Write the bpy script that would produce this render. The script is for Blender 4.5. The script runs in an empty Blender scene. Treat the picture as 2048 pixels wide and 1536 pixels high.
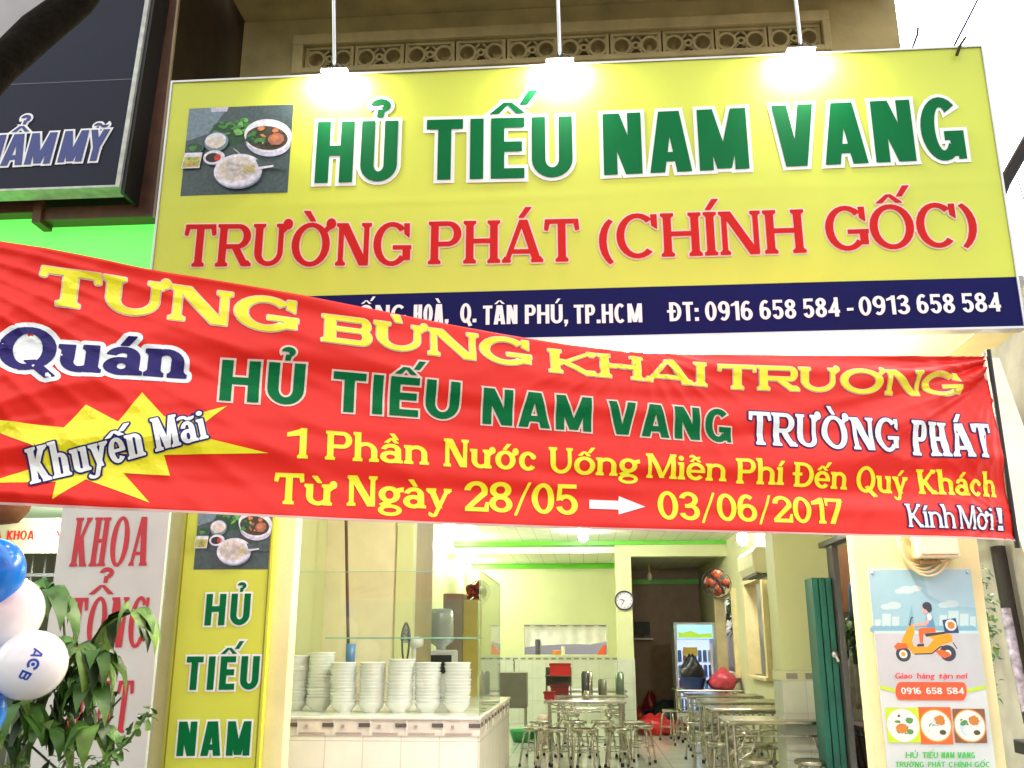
import bpy, bmesh, math, random, unicodedata
from mathutils import Vector, Matrix, Euler
from mathutils.geometry import delaunay_2d_cdt
PI = math.pi; R_ = math.radians; rnd = random.Random(7)
sc = bpy.context.scene; COL = sc.collection
# ------------------------------------------------------------------ camera, sky, sun, exposure
cam = bpy.data.cameras.new('camera'); cam.sensor_width = 36; cam.lens = 36*1881/2048; cam.clip_end = 500; cam.clip_start = .05
co = bpy.data.objects.new('camera', cam); COL.objects.link(co)
co.location = (0, 0, 1.4); co.rotation_euler = (R_(90+15.5), 0, R_(4.3)); sc.camera = co
w = bpy.data.worlds.new('World'); sc.world = w; w.use_nodes = True
nt = w.node_tree; bg = nt.nodes['Background']
sky = nt.nodes.new('ShaderNodeTexSky'); sky.sky_type = 'NISHITA'; sky.sun_disc = False
sky.sun_elevation = R_(50); sky.sun_rotation = R_(20); sky.air_density = 1.6; sky.dust_density = 6.
hs = nt.nodes.new('ShaderNodeHueSaturation'); hs.inputs['Saturation'].default_value = .12
nt.links.new(sky.outputs[0], hs.inputs['Color']); nt.links.new(hs.outputs[0], bg.inputs[0]); bg.inputs[1].default_value = .15
sl = bpy.data.lights.new('sun', 'SUN'); sl.energy = .8; sl.angle = R_(14); sl.color = (1, .96, .9)
so = bpy.data.objects.new('sun', sl); COL.objects.link(so)
so.rotation_euler = (R_(-40), 0, R_(-20)); so.location = (0, 14, 16)
vs = sc.view_settings; vs.view_transform = 'Standard'; vs.look = 'None'; vs.gamma = 1; vs.use_curve_mapping = False
vs.exposure = 2.25
sc.cycles.max_bounces = 8; sc.cycles.transparent_max_bounces = 12; sc.cycles.caustics_reflective = False; sc.cycles.caustics_refractive = False
sc.cycles.sample_clamp_indirect = 6

# ------------------------------------------------------------------ helpers
def wl(o):
    p = Vector((0, 0, 0))
    while o: p += Vector(o.location); o = o.parent
    return p

class MB:
    """collects shapes of one mesh object (world metres)"""
    def __init__(s): s.v, s.f, s.m, s.s = [], [], [], []
    def add(s, vs, fs, m=0, sm=False):
        o = len(s.v); s.v += [tuple(p) for p in vs]
        for f in fs: s.f.append(tuple(o+i for i in f)); s.m.append(m); s.s.append(sm)
        return s
    def box(s, x0, x1, y0, y1, z0, z1, m=0, rot=None):
        vs = [(x, y, z) for z in (z0, z1) for y in (y0, y1) for x in (x0, x1)]
        if rot:
            c = Vector(((x0+x1)/2, (y0+y1)/2, (z0+z1)/2)); M = Euler(rot).to_matrix(); vs = [c+M@(Vector(p)-c) for p in vs]
        return s.add(vs, [(0, 2, 3, 1), (4, 5, 7, 6), (0, 1, 5, 4), (2, 6, 7, 3), (0, 4, 6, 2), (1, 3, 7, 5)], m)
    def prism(s, pts, y0, y1, m=0):
        """outline in X,Z extruded along Y"""
        ar = sum(pts[i][0]*pts[(i+1) % len(pts)][1]-pts[(i+1) % len(pts)][0]*pts[i][1] for i in range(len(pts)))
        if ar < 0: pts = pts[::-1]
        n = len(pts); vs = [(x, y0, z) for x, z in pts]+[(x, y1, z) for x, z in pts]
        return s.add(vs, [tuple(range(n)), tuple(range(2*n-1, n-1, -1))]+[(i, n+i, n+(i+1) % n, (i+1) % n) for i in range(n)], m)
    def tube(s, path, r, n=8, m=0, cap=True):
        P = [Vector(p) for p in path]; rs = r if isinstance(r, (list, tuple)) else [r]*len(P); vs = []; fs = []
        u = None
        for i, p in enumerate(P):
            t = (P[min(i+1, len(P)-1)]-P[max(i-1, 0)])
            t = t.normalized() if t.length > 1e-9 else Vector((0, 0, 1))
            if u is None: u = t.orthogonal().normalized()
            else:
                u = u-t*u.dot(t); u = u.normalized() if u.length > 1e-6 else t.orthogonal().normalized()
            b = t.cross(u)
            for k in range(n):
                a = 2*PI*k/n; vs.append(p+(u*math.cos(a)+b*math.sin(a))*rs[i])
        for i in range(len(P)-1):
            for k in range(n): fs.append((i*n+k, i*n+(k+1) % n, (i+1)*n+(k+1) % n, (i+1)*n+k))
        s.add(vs, fs, m, True)
        if cap: s.add([vs[k] for k in range(n)], [tuple(range(n-1, -1, -1))], m); s.add(vs[-n:], [tuple(range(n))], m)
        return s
    def lathe(s, prof, c=(0, 0, 0), n=24, m=0, axis='z', sm=True):
        vs = []; fs = []
        for r, h in prof:
            for k in range(n):
                a = 2*PI*k/n; x, y = r*math.cos(a), r*math.sin(a)
                q = (x, y, h) if axis == 'z' else ((x, h, y) if axis == 'y' else (h, x, y))
                vs.append((c[0]+q[0], c[1]+q[1], c[2]+q[2]))
        for i in range(len(prof)-1):
            for k in range(n):
                f = (i*n+k, i*n+(k+1) % n, (i+1)*n+(k+1) % n, (i+1)*n+k); fs.append(f if axis != 'y' else f[::-1])
        return s.add(vs, fs, m, sm)
    def ell(s, cx, cz, rx, rz, y, m=0, n=28, rot=0., wob=0.):
        """flat printed ellipse facing -Y"""
        vs = []
        for k in range(n):
            a = 2*PI*k/n; f = 1+wob*rnd.uniform(-1, 1); px, pz = rx*math.cos(a)*f, rz*math.sin(a)*f
            vs.append((cx+px*math.cos(rot)-pz*math.sin(rot), y, cz+px*math.sin(rot)+pz*math.cos(rot)))
        return s.add(vs, [tuple(range(n))], m)
    def flat(s, pts, y, m=0):
        """any flat outline (may be concave) at depth y facing -Y"""
        r = delaunay_2d_cdt([Vector(p) for p in pts], [], [list(range(len(pts)))], 1, 1e-6)
        return s.add([(p.x, y, p.y) for p in r[0]], [tuple(f) for f in r[2]], m)
    def build(s, name, mats, parent=None, bev=0, local=False):
        me = bpy.data.meshes.new(name); off = Vector((0, 0, 0)) if local or not parent else wl(parent)
        me.from_pydata([Vector(p)-off for p in s.v], [], s.f)
        for m in (mats if isinstance(mats, (list, tuple)) else [mats]): me.materials.append(m)
        me.polygons.foreach_set('material_index', s.m); me.polygons.foreach_set('use_smooth', s.s); me.update()
        o = bpy.data.objects.new(name, me); COL.objects.link(o)
        if parent: o.parent = parent
        if bev:
            b = o.modifiers.new('bevel', 'BEVEL'); b.width = bev; b.segments = 2; b.limit_method = 'ANGLE'; b.angle_limit = R_(40)
        return o

def tag(o, label=None, cat=None, group=None, kind=None):
    if label: o['label'] = label
    if cat: o['category'] = cat
    if group: o['group'] = group
    if kind: o['kind'] = kind
    return o
def thing(name, label, cat, loc=(0, 0, 0), group=None):
    o = bpy.data.objects.new(name, None); COL.objects.link(o); o.location = loc; o.empty_display_size = .1
    return tag(o, label, cat, group)
def copy_tree(o, parent=None):
    c = o.copy(); COL.objects.link(c)
    if parent: c.parent = parent
    for ch in [q for q in bpy.data.objects if q.parent == o]: copy_tree(ch, c)
    return c

# ------------------------------------------------------------------ materials
def mat(name, col, rough=.6, metal=0., var=.12, scale=6., bump=0., bscale=40., spec=.5, emit=None, estr=0., coat=0., alpha=1., trans=0., detail=5.):
    m = bpy.data.materials.new(name); m.use_nodes = True; nt = m.node_tree; b = nt.nodes['Principled BSDF']
    b.inputs['Roughness'].default_value = rough; b.inputs['Metallic'].default_value = metal; b.inputs['Specular IOR Level'].default_value = spec
    b.inputs['Coat Weight'].default_value = coat; b.inputs['Transmission Weight'].default_value = trans
    tc = nt.nodes.new('ShaderNodeTexCoord')
    if var > 0:
        n = nt.nodes.new('ShaderNodeTexNoise'); n.inputs['Scale'].default_value = scale; n.inputs['Detail'].default_value = detail
        nt.links.new(tc.outputs['Object'], n.inputs['Vector'])
        r = nt.nodes.new('ShaderNodeMapRange'); r.inputs[1].default_value = .3; r.inputs[2].default_value = .7; r.inputs[3].default_value = 1-var; r.inputs[4].default_value = 1+var*.6
        nt.links.new(n.outputs[0], r.inputs[0])
        mx = nt.nodes.new('ShaderNodeMix'); mx.data_type = 'RGBA'; mx.blend_type = 'MULTIPLY'; mx.inputs[0].default_value = 1; mx.inputs[6].default_value = (*col, 1)
        nt.links.new(r.outputs[0], mx.inputs[7]); nt.links.new(mx.outputs[2], b.inputs['Base Color'])
        rr = nt.nodes.new('ShaderNodeMapRange'); rr.inputs[3].default_value = max(0, rough-.08); rr.inputs[4].default_value = min(1, rough+.1)
        nt.links.new(n.outputs[0], rr.inputs[0]); nt.links.new(rr.outputs[0], b.inputs['Roughness'])
    else: b.inputs['Base Color'].default_value = (*col, 1)
    if bump:
        n2 = nt.nodes.new('ShaderNodeTexNoise'); n2.inputs['Scale'].default_value = bscale; n2.inputs['Detail'].default_value = 6
        nt.links.new(tc.outputs['Object'], n2.inputs['Vector'])
        bp = nt.nodes.new('ShaderNodeBump'); bp.inputs['Strength'].default_value = bump; bp.inputs['Distance'].default_value = .02
        nt.links.new(n2.outputs[0], bp.inputs['Height']); nt.links.new(bp.outputs[0], b.inputs['Normal'])
    if emit: b.inputs['Emission Color'].default_value = (*emit, 1); b.inputs['Emission Strength'].default_value = estr
    b.inputs['Alpha'].default_value = alpha
    return m

def tile_mat(name, c1, c2, sx, sz, mortar=(.5, .5, .45), rough=.25, msize=.008, axis='xz', offset=0., var=.05):
    """tiles or pavers: a brick texture in object space"""
    m = mat(name, c1, rough, var=0); nt = m.node_tree; b = nt.nodes['Principled BSDF']; tc = nt.nodes['Texture Coordinate']
    sp = nt.nodes.new('ShaderNodeSeparateXYZ'); cb = nt.nodes.new('ShaderNodeCombineXYZ'); nt.links.new(tc.outputs['Object'], sp.inputs[0])
    for i, a in enumerate(axis): nt.links.new(sp.outputs['xyz'.index(a)], cb.inputs[i])
    br = nt.nodes.new('ShaderNodeTexBrick'); br.offset = offset; br.inputs['Scale'].default_value = 1; br.inputs['Brick Width'].default_value = sx; br.inputs['Row Height'].default_value = sz
    br.inputs['Mortar Size'].default_value = msize; br.inputs['Color1'].default_value = (*c1, 1); br.inputs['Color2'].default_value = (*c2, 1); br.inputs['Mortar'].default_value = (*mortar, 1)
    nt.links.new(cb.outputs[0], br.inputs['Vector'])
    n = nt.nodes.new('ShaderNodeTexNoise'); n.inputs['Scale'].default_value = 5; n.inputs['Detail'].default_value = 6; nt.links.new(tc.outputs['Object'], n.inputs['Vector'])
    r = nt.nodes.new('ShaderNodeMapRange'); r.inputs[1].default_value = .3; r.inputs[2].default_value = .7; r.inputs[3].default_value = 1-var; r.inputs[4].default_value = 1+var; nt.links.new(n.outputs[0], r.inputs[0])
    mx = nt.nodes.new('ShaderNodeMix'); mx.data_type = 'RGBA'; mx.blend_type = 'MULTIPLY'; mx.inputs[0].default_value = 1
    nt.links.new(br.outputs[0], mx.inputs[6]); nt.links.new(r.outputs[0], mx.inputs[7]); nt.links.new(mx.outputs[2], b.inputs['Base Color'])
    return m

def glass_mat(name, tint=(.96, .985, .97), refl=.1, edge=False):
    m = bpy.data.materials.new(name); m.use_nodes = True; nt = m.node_tree; nt.nodes.remove(nt.nodes['Principled BSDF'])
    t = nt.nodes.new('ShaderNodeBsdfTransparent'); t.inputs[0].default_value = (*tint, 1)
    g = nt.nodes.new('ShaderNodeBsdfGlossy'); g.inputs['Roughness'].default_value = .02
    lw = nt.nodes.new('ShaderNodeLayerWeight'); pw = nt.nodes.new('ShaderNodeMath'); pw.operation = 'POWER'; pw.inputs[1].default_value = 4; nt.links.new(lw.outputs['Facing'], pw.inputs[0])
    f = nt.nodes.new('ShaderNodeMapRange'); f.inputs[3].default_value = .035; f.inputs[4].default_value = .8; nt.links.new(pw.outputs[0], f.inputs[0])
    x = nt.nodes.new('ShaderNodeMixShader'); nt.links.new(f.outputs[0], x.inputs[0]); nt.links.new(t.outputs[0], x.inputs[1]); nt.links.new(g.outputs[0], x.inputs[2])
    nt.links.new(x.outputs[0], nt.nodes['Material Output'].inputs[0]); return m

def lamp(name, kind, loc, energy, col=(1, .95, .85), size=.1, rot=None, parent=None, **k):
    l = bpy.data.lights.new(name, kind); l.energy = energy; l.color = col
    if kind == 'POINT' or kind == 'SPOT': l.shadow_soft_size = size
    if kind == 'AREA': l.size = size
    for a, b in k.items(): setattr(l, a, b)
    o = bpy.data.objects.new(name, l); COL.objects.link(o); o.location = Vector(loc)-(wl(parent) if parent else Vector((0, 0, 0)))
    if rot: o.rotation_euler = rot
    if parent: o.parent = parent
    return o

M = {}
def mm(k, *a, **kw): M[k] = mat(k, *a, **kw)
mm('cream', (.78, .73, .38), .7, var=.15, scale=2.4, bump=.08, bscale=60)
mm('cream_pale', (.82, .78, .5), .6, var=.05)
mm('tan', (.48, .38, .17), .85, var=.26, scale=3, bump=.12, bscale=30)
mm('tan_light', (.56, .45, .22), .8, var=.2)
mm('recess_shade', (.02, .016, .01), .9)
mm('wall_in', (.61, .65, .34), .55, var=.05, scale=2)
mm('wall_in2', (.68, .69, .4), .55, var=.06, scale=2)
mm('beige', (.74, .69, .48), .5, var=.06)
mm('ceil', (.78, .8, .7), .35, var=.05)
mm('green_trim', (.1, .5, .01), .4, var=.05)
mm('sign_yellow', (.6, .66, .06), .45, var=.08, scale=1.3, bump=.05, bscale=3)
mm('sign_blue', (.006, .006, .08), .5, spec=.1, var=.15, scale=1.5)
mm('ink_green', (.0, .135, .035), .5, spec=.1, var=.05)
mm('ink_red', (.56, .01, .008), .5, spec=.15, var=.05)
mm('ink_white', (.85, .85, .82), .4, var=.03)
mm('ink_yellow', (.9, .8, .015), .4, var=.04)
mm('ink_navy', (.022, .014, .12), .45, spec=.2, var=.05)
mm('ink_pink', (.85, .6, .5), .4, var=.03)
mm('lavender', (.62, .58, .8), .4, var=.05)
mm('frame_grey', (.55, .55, .55), .35, .6, var=.1)
mm('steel', (.52, .5, .42), .24, 1., var=.12, scale=14)
mm('steel_pipe', (.7, .7, .7), .3, .9, var=.1)
mm('rubber', (.02, .02, .02), .8)
mm('white_plastic', (.8, .8, .77), .35, var=.04)
mm('grey_dark', (.09, .09, .09), .5)
mm('black', (.012, .012, .012), .5)
mm('wood_brown', (.12, .045, .018), .45, var=.35, scale=9)
mm('wood_dark', (.045, .028, .012), .7, spec=.15, var=.3, scale=7)
mm('porcelain', (.86, .87, .84), .18, var=.02)
# ------------------------------------------------------------------ lettering (own stroke alphabet, no font files)
def poly_offset(p, d, rnd):
    n = len(p); out = []
    ar = sum(p[i][0]*p[(i+1) % n][1]-p[(i+1) % n][0]*p[i][1] for i in range(n))
    if ar < 0: p = p[::-1]
    if abs(d) < 1e-6: return list(p)
    for i in range(n):
        a, b, c = p[i-1], p[i], p[(i+1) % n]
        e1 = (b[0]-a[0], b[1]-a[1]); e2 = (c[0]-b[0], c[1]-b[1])
        l1 = math.hypot(*e1) or 1e-9; l2 = math.hypot(*e2) or 1e-9
        n1 = (e1[1]/l1, -e1[0]/l1); n2 = (e2[1]/l2, -e2[0]/l2)
        if rnd:
            a1 = math.atan2(n1[1], n1[0]); a2 = math.atan2(n2[1], n2[0])
            da = (a2-a1) % (2*PI)
            k = max(1, int(da/0.5)) if da < PI else 1
            for j in range(k+1):
                t = a1+da*j/k if da < PI else a2
                out.append((b[0]+d*math.cos(t), b[1]+d*math.sin(t)))
        else:
            m = (n1[0]+n2[0], n1[1]+n2[1]); q = max(m[0]*m[0]+m[1]*m[1], .5)
            out.append((b[0]+2*d*m[0]/q, b[1]+2*d*m[1]/q))
    return out

class Style:
    def __init__(s, w=.2, t=.17, ser=0., thin=None, rnd=0., sp=.1, diag=1.):
        s.w, s.t, s.ser, s.rnd, s.sp = w, t, ser, rnd, sp
        s.thin = thin if thin else w

BASEW = dict(H=.74, U=.72, T=.66, I=.0, E=.6, N=.76, A=.82, M=.96, V=.8, G=.8, R=.74, O=.84, P=.66, C=.78, B=.7, K=.76, Q=.84, D=.76, Y=.76,
             u=.66, n=.66, a=.58, h=.66, y=.62, e=.58, i=0, c=.55, o=.62, g=.6, t=.4)
for _d in '0123456789': BASEW[_d] = .58
BASEW['1'] = .4

def glyph(ch, W, S_):
    w, t, s, th = S_.w, S_.t, S_.ser, S_.thin
    P = []
    def S(x0, y0, x1, y1, ww=None):
        h = (ww or w)/2; P.append(('p', [(x0-h, y0), (x0+h, y0), (x1+h, y1), (x1-h, y1)]))
    def B(x0, x1, yc, tt=None):
        h = (tt or t)/2; P.append(('p', [(x0, yc-h), (x1, yc-h), (x1, yc+h), (x0, yc+h)]))
    def A(cx, cy, rx, ry, a0=0, a1=360, w0=None, w1=None, tt=None):
        P.append(('a', cx, cy, rx, ry, a0, a1, w0 or w, w1 or w0 or w, tt or t))
    def F(x, y, up, ww=None, l=1, r=1):
        if s <= 0: return
        h = (ww or w)/2; q = t*.62; sl = s*l; sr = s*r
        P.append(('p', [(x-h-sl, y), (x+h+sr, y), (x+h+sr, y+up*q), (x-h-sl, y+up*q)]))
        P.append(('p', [(x-h-sl*.8, y+up*q*.9), (x+h+sr*.8, y+up*q*.9), (x+h-.01, y+up*q*2.1), (x-h+.01, y+up*q*2.1)]))
    def tick(x, y, dx, dy):      # beak at a terminal
        if s > 0: P.append(('p', [(x, y), (x+dx, y), (x+dx*.75, y+dy), (x+dx*.15, y+dy)]))
    L = w/2+s; R = W-w/2-s; c = W/2; xh = .67
    if ch == 'H':
        S(L, 0, L, 1); S(R, 0, R, 1); B(L, R, .52)
        for x in (L, R): F(x, 0, 1); F(x, 1, -1)
    elif ch == 'U':
        r = min(.5*(R-L+w), .46); w2 = w if s <= 0 else th*1.15; Rr = W-s-w2/2
        S(L, r, L, 1); S(Rr, r, Rr, 1, w2); A((L-w/2+Rr+w2/2)/2, r, (Rr+w2/2-L+w/2)/2, r, 180, 360, w, w2)
        F(L, 1, -1); F(Rr, 1, -1, w2)
    elif ch == 'T':
        S(c, 0, c, 1); B(0, W, 1-t/2); F(c, 0, 1)
        if s > 0:
            q = t*.8
            P.append(('p', [(0, 1), (q*1.3, 1-t*.6), (q*.7, .74), (-.02, .76)])); P.append(('p', [(W, 1), (W-q*1.3, 1-t*.6), (W-q*.7, .74), (W+.02, .76)]))
    elif ch == 'I':
        S(c, 0, c, 1); F(c, 0, 1); F(c, 1, -1)
    elif ch == 'E':
        S(L, 0, L, 1); B(L, W, 1-t/2); B(L, W*.93, .52); B(L, W, t/2); F(L, 0, 1, r=0); F(L, 1, -1, r=0)
    elif ch == 'N':
        v = w if s <= 0 else th*1.1; l = v/2+s; r = W-v/2-s
        S(l, 0, l, 1, v); S(r, 0, r, 1, v); dw = w*1.22 if s <= 0 else w*1.25
        S(l-v/2+dw/2, 1, r+v/2-dw/2, 0, dw)
        F(l, 0, 1, v); F(r, 1, -1, v)
        if s > 0: F(l, 1, -1, v, r=.2)
    elif ch == 'M':
        v = w if s <= 0 else th*1.1; l = v/2+s; r = W-w/2-s
        S(l, 0, l, 1, v); S(r, 0, r, 1); S(l-v/2+w/2+.02, 1, c, 0.02, w*1.05); S(r-.02, 1, c, 0.02, (th if s > 0 else w)*1.05)
        F(l, 0, 1, v); F(r, 0, 1); F(l, 1, -1, v, r=.2); F(r, 1, -1, l=.2)
    elif ch in 'AV':
        wl, wr = (w*1.08, w*1.08) if s <= 0 else (th*1.1, w*1.12)
        ap = w*.22 if s <= 0 else w*.12
        if ch == 'V': wl, wr = wr, wl
        y0, y1 = (0, 1) if ch == 'A' else (1, 0)
        l = wl/2+s*.6; r = W-wr/2-s*.6
        S(l, y0, c-ap, y1, wl); S(r, y0, c+ap, y1, wr)
        if ch == 'A':
            k = .29; B(l+(c-l)*k, r+(c-r)*k, .25, t*.92); F(l, 0, 1, wl, .7, .7); F(r, 0, 1, wr, .7, .7)
        else: F(l, 1, -1, wl, .7, .7); F(r, 1, -1, wr, .7, .7)
    elif ch in 'GC':
        if ch == 'C': A(c, .5, c, .52, 48, 312)
        else:
            A(c, .5, c, .52, 46, 318); S(W-w/2, .05 if s <= 0 else .12, W-w/2, .45); B(W*.54, W+(0 if s <= 0 else s*.4), .45-t*.4, t*.9)
            if s <= 0: P.append(('p', [(W-w*.55, 0), (W, 0), (W, .2), (W-w*.5, .2)]))
        if s > 0: P.append(('p', [(W*.86-.02, .985), (W*.97, .985), (W*.97, .66), (W*.85, .74)]))
    elif ch in 'OQ':
        A(c, .5, c, .52)
        if ch == 'Q': P.append(('p', [(c-.02, .2), (c+w*.75, .24), (W+.06, -.16), (W-.12, -.2)]))
    elif ch in 'PR':
        rr = min(.29, W*.4); cy = .71
        S(L, 0, L, 1); B(L, W-rr, 1-t/2); B(L, W-rr, .42+t/2); A(W-rr, cy, rr, .29, -90, 90)
        F(L, 0, 1); F(L, 1, -1, r=0)
        if ch == 'R':
            S(W*.52, .5, W-w*.55, 0, w*1.08); F(W-w*.55, 0, 1, w, .1, .9)
    elif ch == 'B':
        r1 = min(.26, W*.38); r2 = min(.29, W*.42)
        S(L, 0, L, 1); B(L, W-r1, 1-t/2); B(L, W-r2, .53); B(L, W-r2, t/2)
        A(W-r1-.03, .76-t*.1, r1, .24+t*.1, -90, 90); A(W-r2, .3, r2, .3, -90, 90); F(L, 0, 1, r=0); F(L, 1, -1, r=0)
    elif ch in 'DĐ':
        rr = min(.5, W*.62)
        S(L, 0, L, 1); B(L, W-rr, 1-t/2); B(L, W-rr, t/2); A(W-rr, .5, rr, .5, -90, 90); F(L, 0, 1, r=0); F(L, 1, -1, r=0)
        if ch == 'Đ': B(L-w/2-.11, L+w/2+.12, .52, t*.85)
    elif ch == 'K':
        S(L, 0, L, 1); u = w if s <= 0 else th*1.15
        S(L+w*.2, .34, W-u*.6-s*.7, 1, u*1.1); S(L+w*.7, .58, W-w*.55-s*.6, 0, w*1.12)
        F(L, 0, 1); F(L, 1, -1); F(W-u*.6-s*.7, 1, -1, u, .9, .9); F(W-w*.55-s*.6, 0, 1, w, .6, .8)
    elif ch == 'Y':
        S(w/2+s*.6, 1, c, .42); S(W-th/2-s*.6, 1, c, .42, th); S(c, 0, c, .46); F(w/2+s*.6, 1, -1); F(W-th/2-s*.6, 1, -1, th); F(c, 0, 1)
    elif ch == '0': A(c, .5, c, .51)
    elif ch == '1':
        x = W-w/2-s*.6; S(x, 0, x, 1); P.append(('p', [(0, .73), (0, .84), (x, 1), (x, .8)])); F(x, 0, 1)
    elif ch == '2':
        A(c, .71, c, .3, -15, 175); P.append(('p', [(W-w*1.08, .66), (W-.01, .6), (w*1.0, t), (0, t)])); P.append(('p', [(0, 0), (W, 0), (W, t), (0, t*1.05)]))
        if s > 0: P.append(('p', [(W, 0), (W+.02, .3), (W-.05, .3), (W-.12, t*.8)]))
    elif ch == '3':
        A(c*.96, .745, c*.92, .265, -85, 165); A(c, .28, c, .29, -165, 88); B(W*.3, W*.55, .5, t)
    elif ch == '4':
        x = W*.92-w/2; S(x, 0, x, 1); B(0, W+.02, .27, t); P.append(('p', [(0, .22), (w*.85, .22), (x+w*.3, .8), (x, 1)]))
    elif ch == '5':
        B(W*.1, W*.95, 1-t/2); P.append(('p', [(W*.06, .46), (W*.06+w*.75, .5), (W*.12+w*.7, 1), (W*.12, 1)])); A(c, .32, c, .335, -160, 140)
    elif ch == '6': A(c, .31, c, .325); A(c*1.05, .5, c*1.05, .51, 55, 195)
    elif ch == '9': A(c, .69, c, .325); A(c*.95, .5, c*1.05, .51, -125, 15)
    elif ch == '7':
        B(0, W, 1-t/2); P.append(('p', [(W*.22, 0), (W*.22+w*1.1, 0), (W, 1-t*.6), (W-w*1.05, 1-t*.6)]))
        if s > 0: P.append(('p', [(0, 1), (.1, 1-t*.5), (.06, .72), (0, .72)]))
    elif ch == '8': A(c, .755, c*.93, .255); A(c, .275, c, .285)
    elif ch in '.,!:':
        P.append(('p', [(0, 0), (w, 0), (w, .19), (0, .19)]))
        if ch == ',': P.append(('p', [(w*.4, .05), (w, .05), (w*.5, -.16), (w*.1, -.16)]))
        if ch == ':': P.append(('p', [(0, .48), (w, .48), (w, .67), (0, .67)]))
        if ch == '!': P.append(('p', [(w*.25, .3), (w*.75, .3), (w, 1), (0, 1)]))
    elif ch == '-': B(0, W, .36, .14)
    elif ch == '/': P.append(('p', [(0, -.1), (th*.6, -.1), (W, 1.02), (W-th*.6, 1.02)]))
    elif ch == '(':
        A(W*1.5, .44, W*1.5, .62, 125, 235, w*.95, w*.95, .04)
    elif ch == ')':
        A(-W*.5, .44, W*1.5, .62, -55, 55, w*.95, w*.95, .04)
    # lower case
    elif ch == 'o': A(c, xh/2, c, xh/2+.015)
    elif ch in 'nh':
        rr = min(.3, (R-L+w)*.55)
        S(L, 0, L, xh if ch == 'n' else 1.03); S(R, 0, R, xh-rr+.01); A((L+R)/2, xh-rr, (R-L+w)/2, rr+.01, 0, 180, w, w*.6)
        F(L, 0, 1); F(R, 0, 1); F(L, xh if ch == 'n' else 1.03, -1, r=0)
    elif ch == 'u':
        rr = min(.3, (R-L+w)*.55)
        S(L, rr, L, xh); S(R, 0, R, xh); A((L+R)/2, rr, (R-L+w)/2, rr+.01, 180, 360, w, w*.6)
        F(L, xh, -1, r=0); F(R, xh, -1, r=0); F(R, 0, 1, l=0)
    elif ch == 'a':
        S(R, .05, R, xh-.2); A((R+w/2)/2+.02, xh-.22, (R+w/2)/2-.02, .235, 0, 165, w, w*.7); A((R+w/2)/2, .2, (R+w/2)/2, .215)
        P.append(('p', [(R-w/2, 0), (R+w/2+max(s, .03), 0), (R+w/2+max(s, .03), t*.6), (R-w/2, .16)]))
    elif ch == 'e':
        A(c, xh/2, c, xh/2+.015, 0, 318, w*.85, w); B(w*.5, W, xh*.5, t*.72)
    elif ch == 'c':
        A(c, xh/2, c, xh/2+.015, 45, 318)
        if s > 0: A(W*.8, xh*.76, w*.5, w*.5, 0, 360, w*.49, w*.49, w*.49)
    elif ch == 'i':
        S(c, 0, c, xh); F(c, 0, 1); F(c, xh, -1, r=0)
    elif ch == 't':
        S(W*.45, 0, W*.45, .88); B(0, W, xh-t/2); B(W*.45, W, t/2)
    elif ch == 'y':
        S(w/2+s*.6, xh, c, .02, w); S(W-th*.5-s*.5, xh, c-.13, -.24, th); A(c-.2, -.2, .13, .09, 150, 330, th*.8, th*.8, .07)
        F(w/2+s*.6, xh, -1); F(W-th*.5-s*.5, xh, -1, th)
    elif ch == 'g':
        A(c*.95, xh*.62, c*.9, xh*.38+.02); A(c, -.12, c, .18, 0, 360, w*.75, w*.75, t*.75)
        P.append(('p', [(w*.2, .08), (w*.9, 0.0), (c+.02, .1), (c-.08, .2)])); P.append(('p', [(W*.72, xh*.9), (W+.06, xh), (W+.06, xh-.14), (W*.8, xh-.14)]))
    return P

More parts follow.
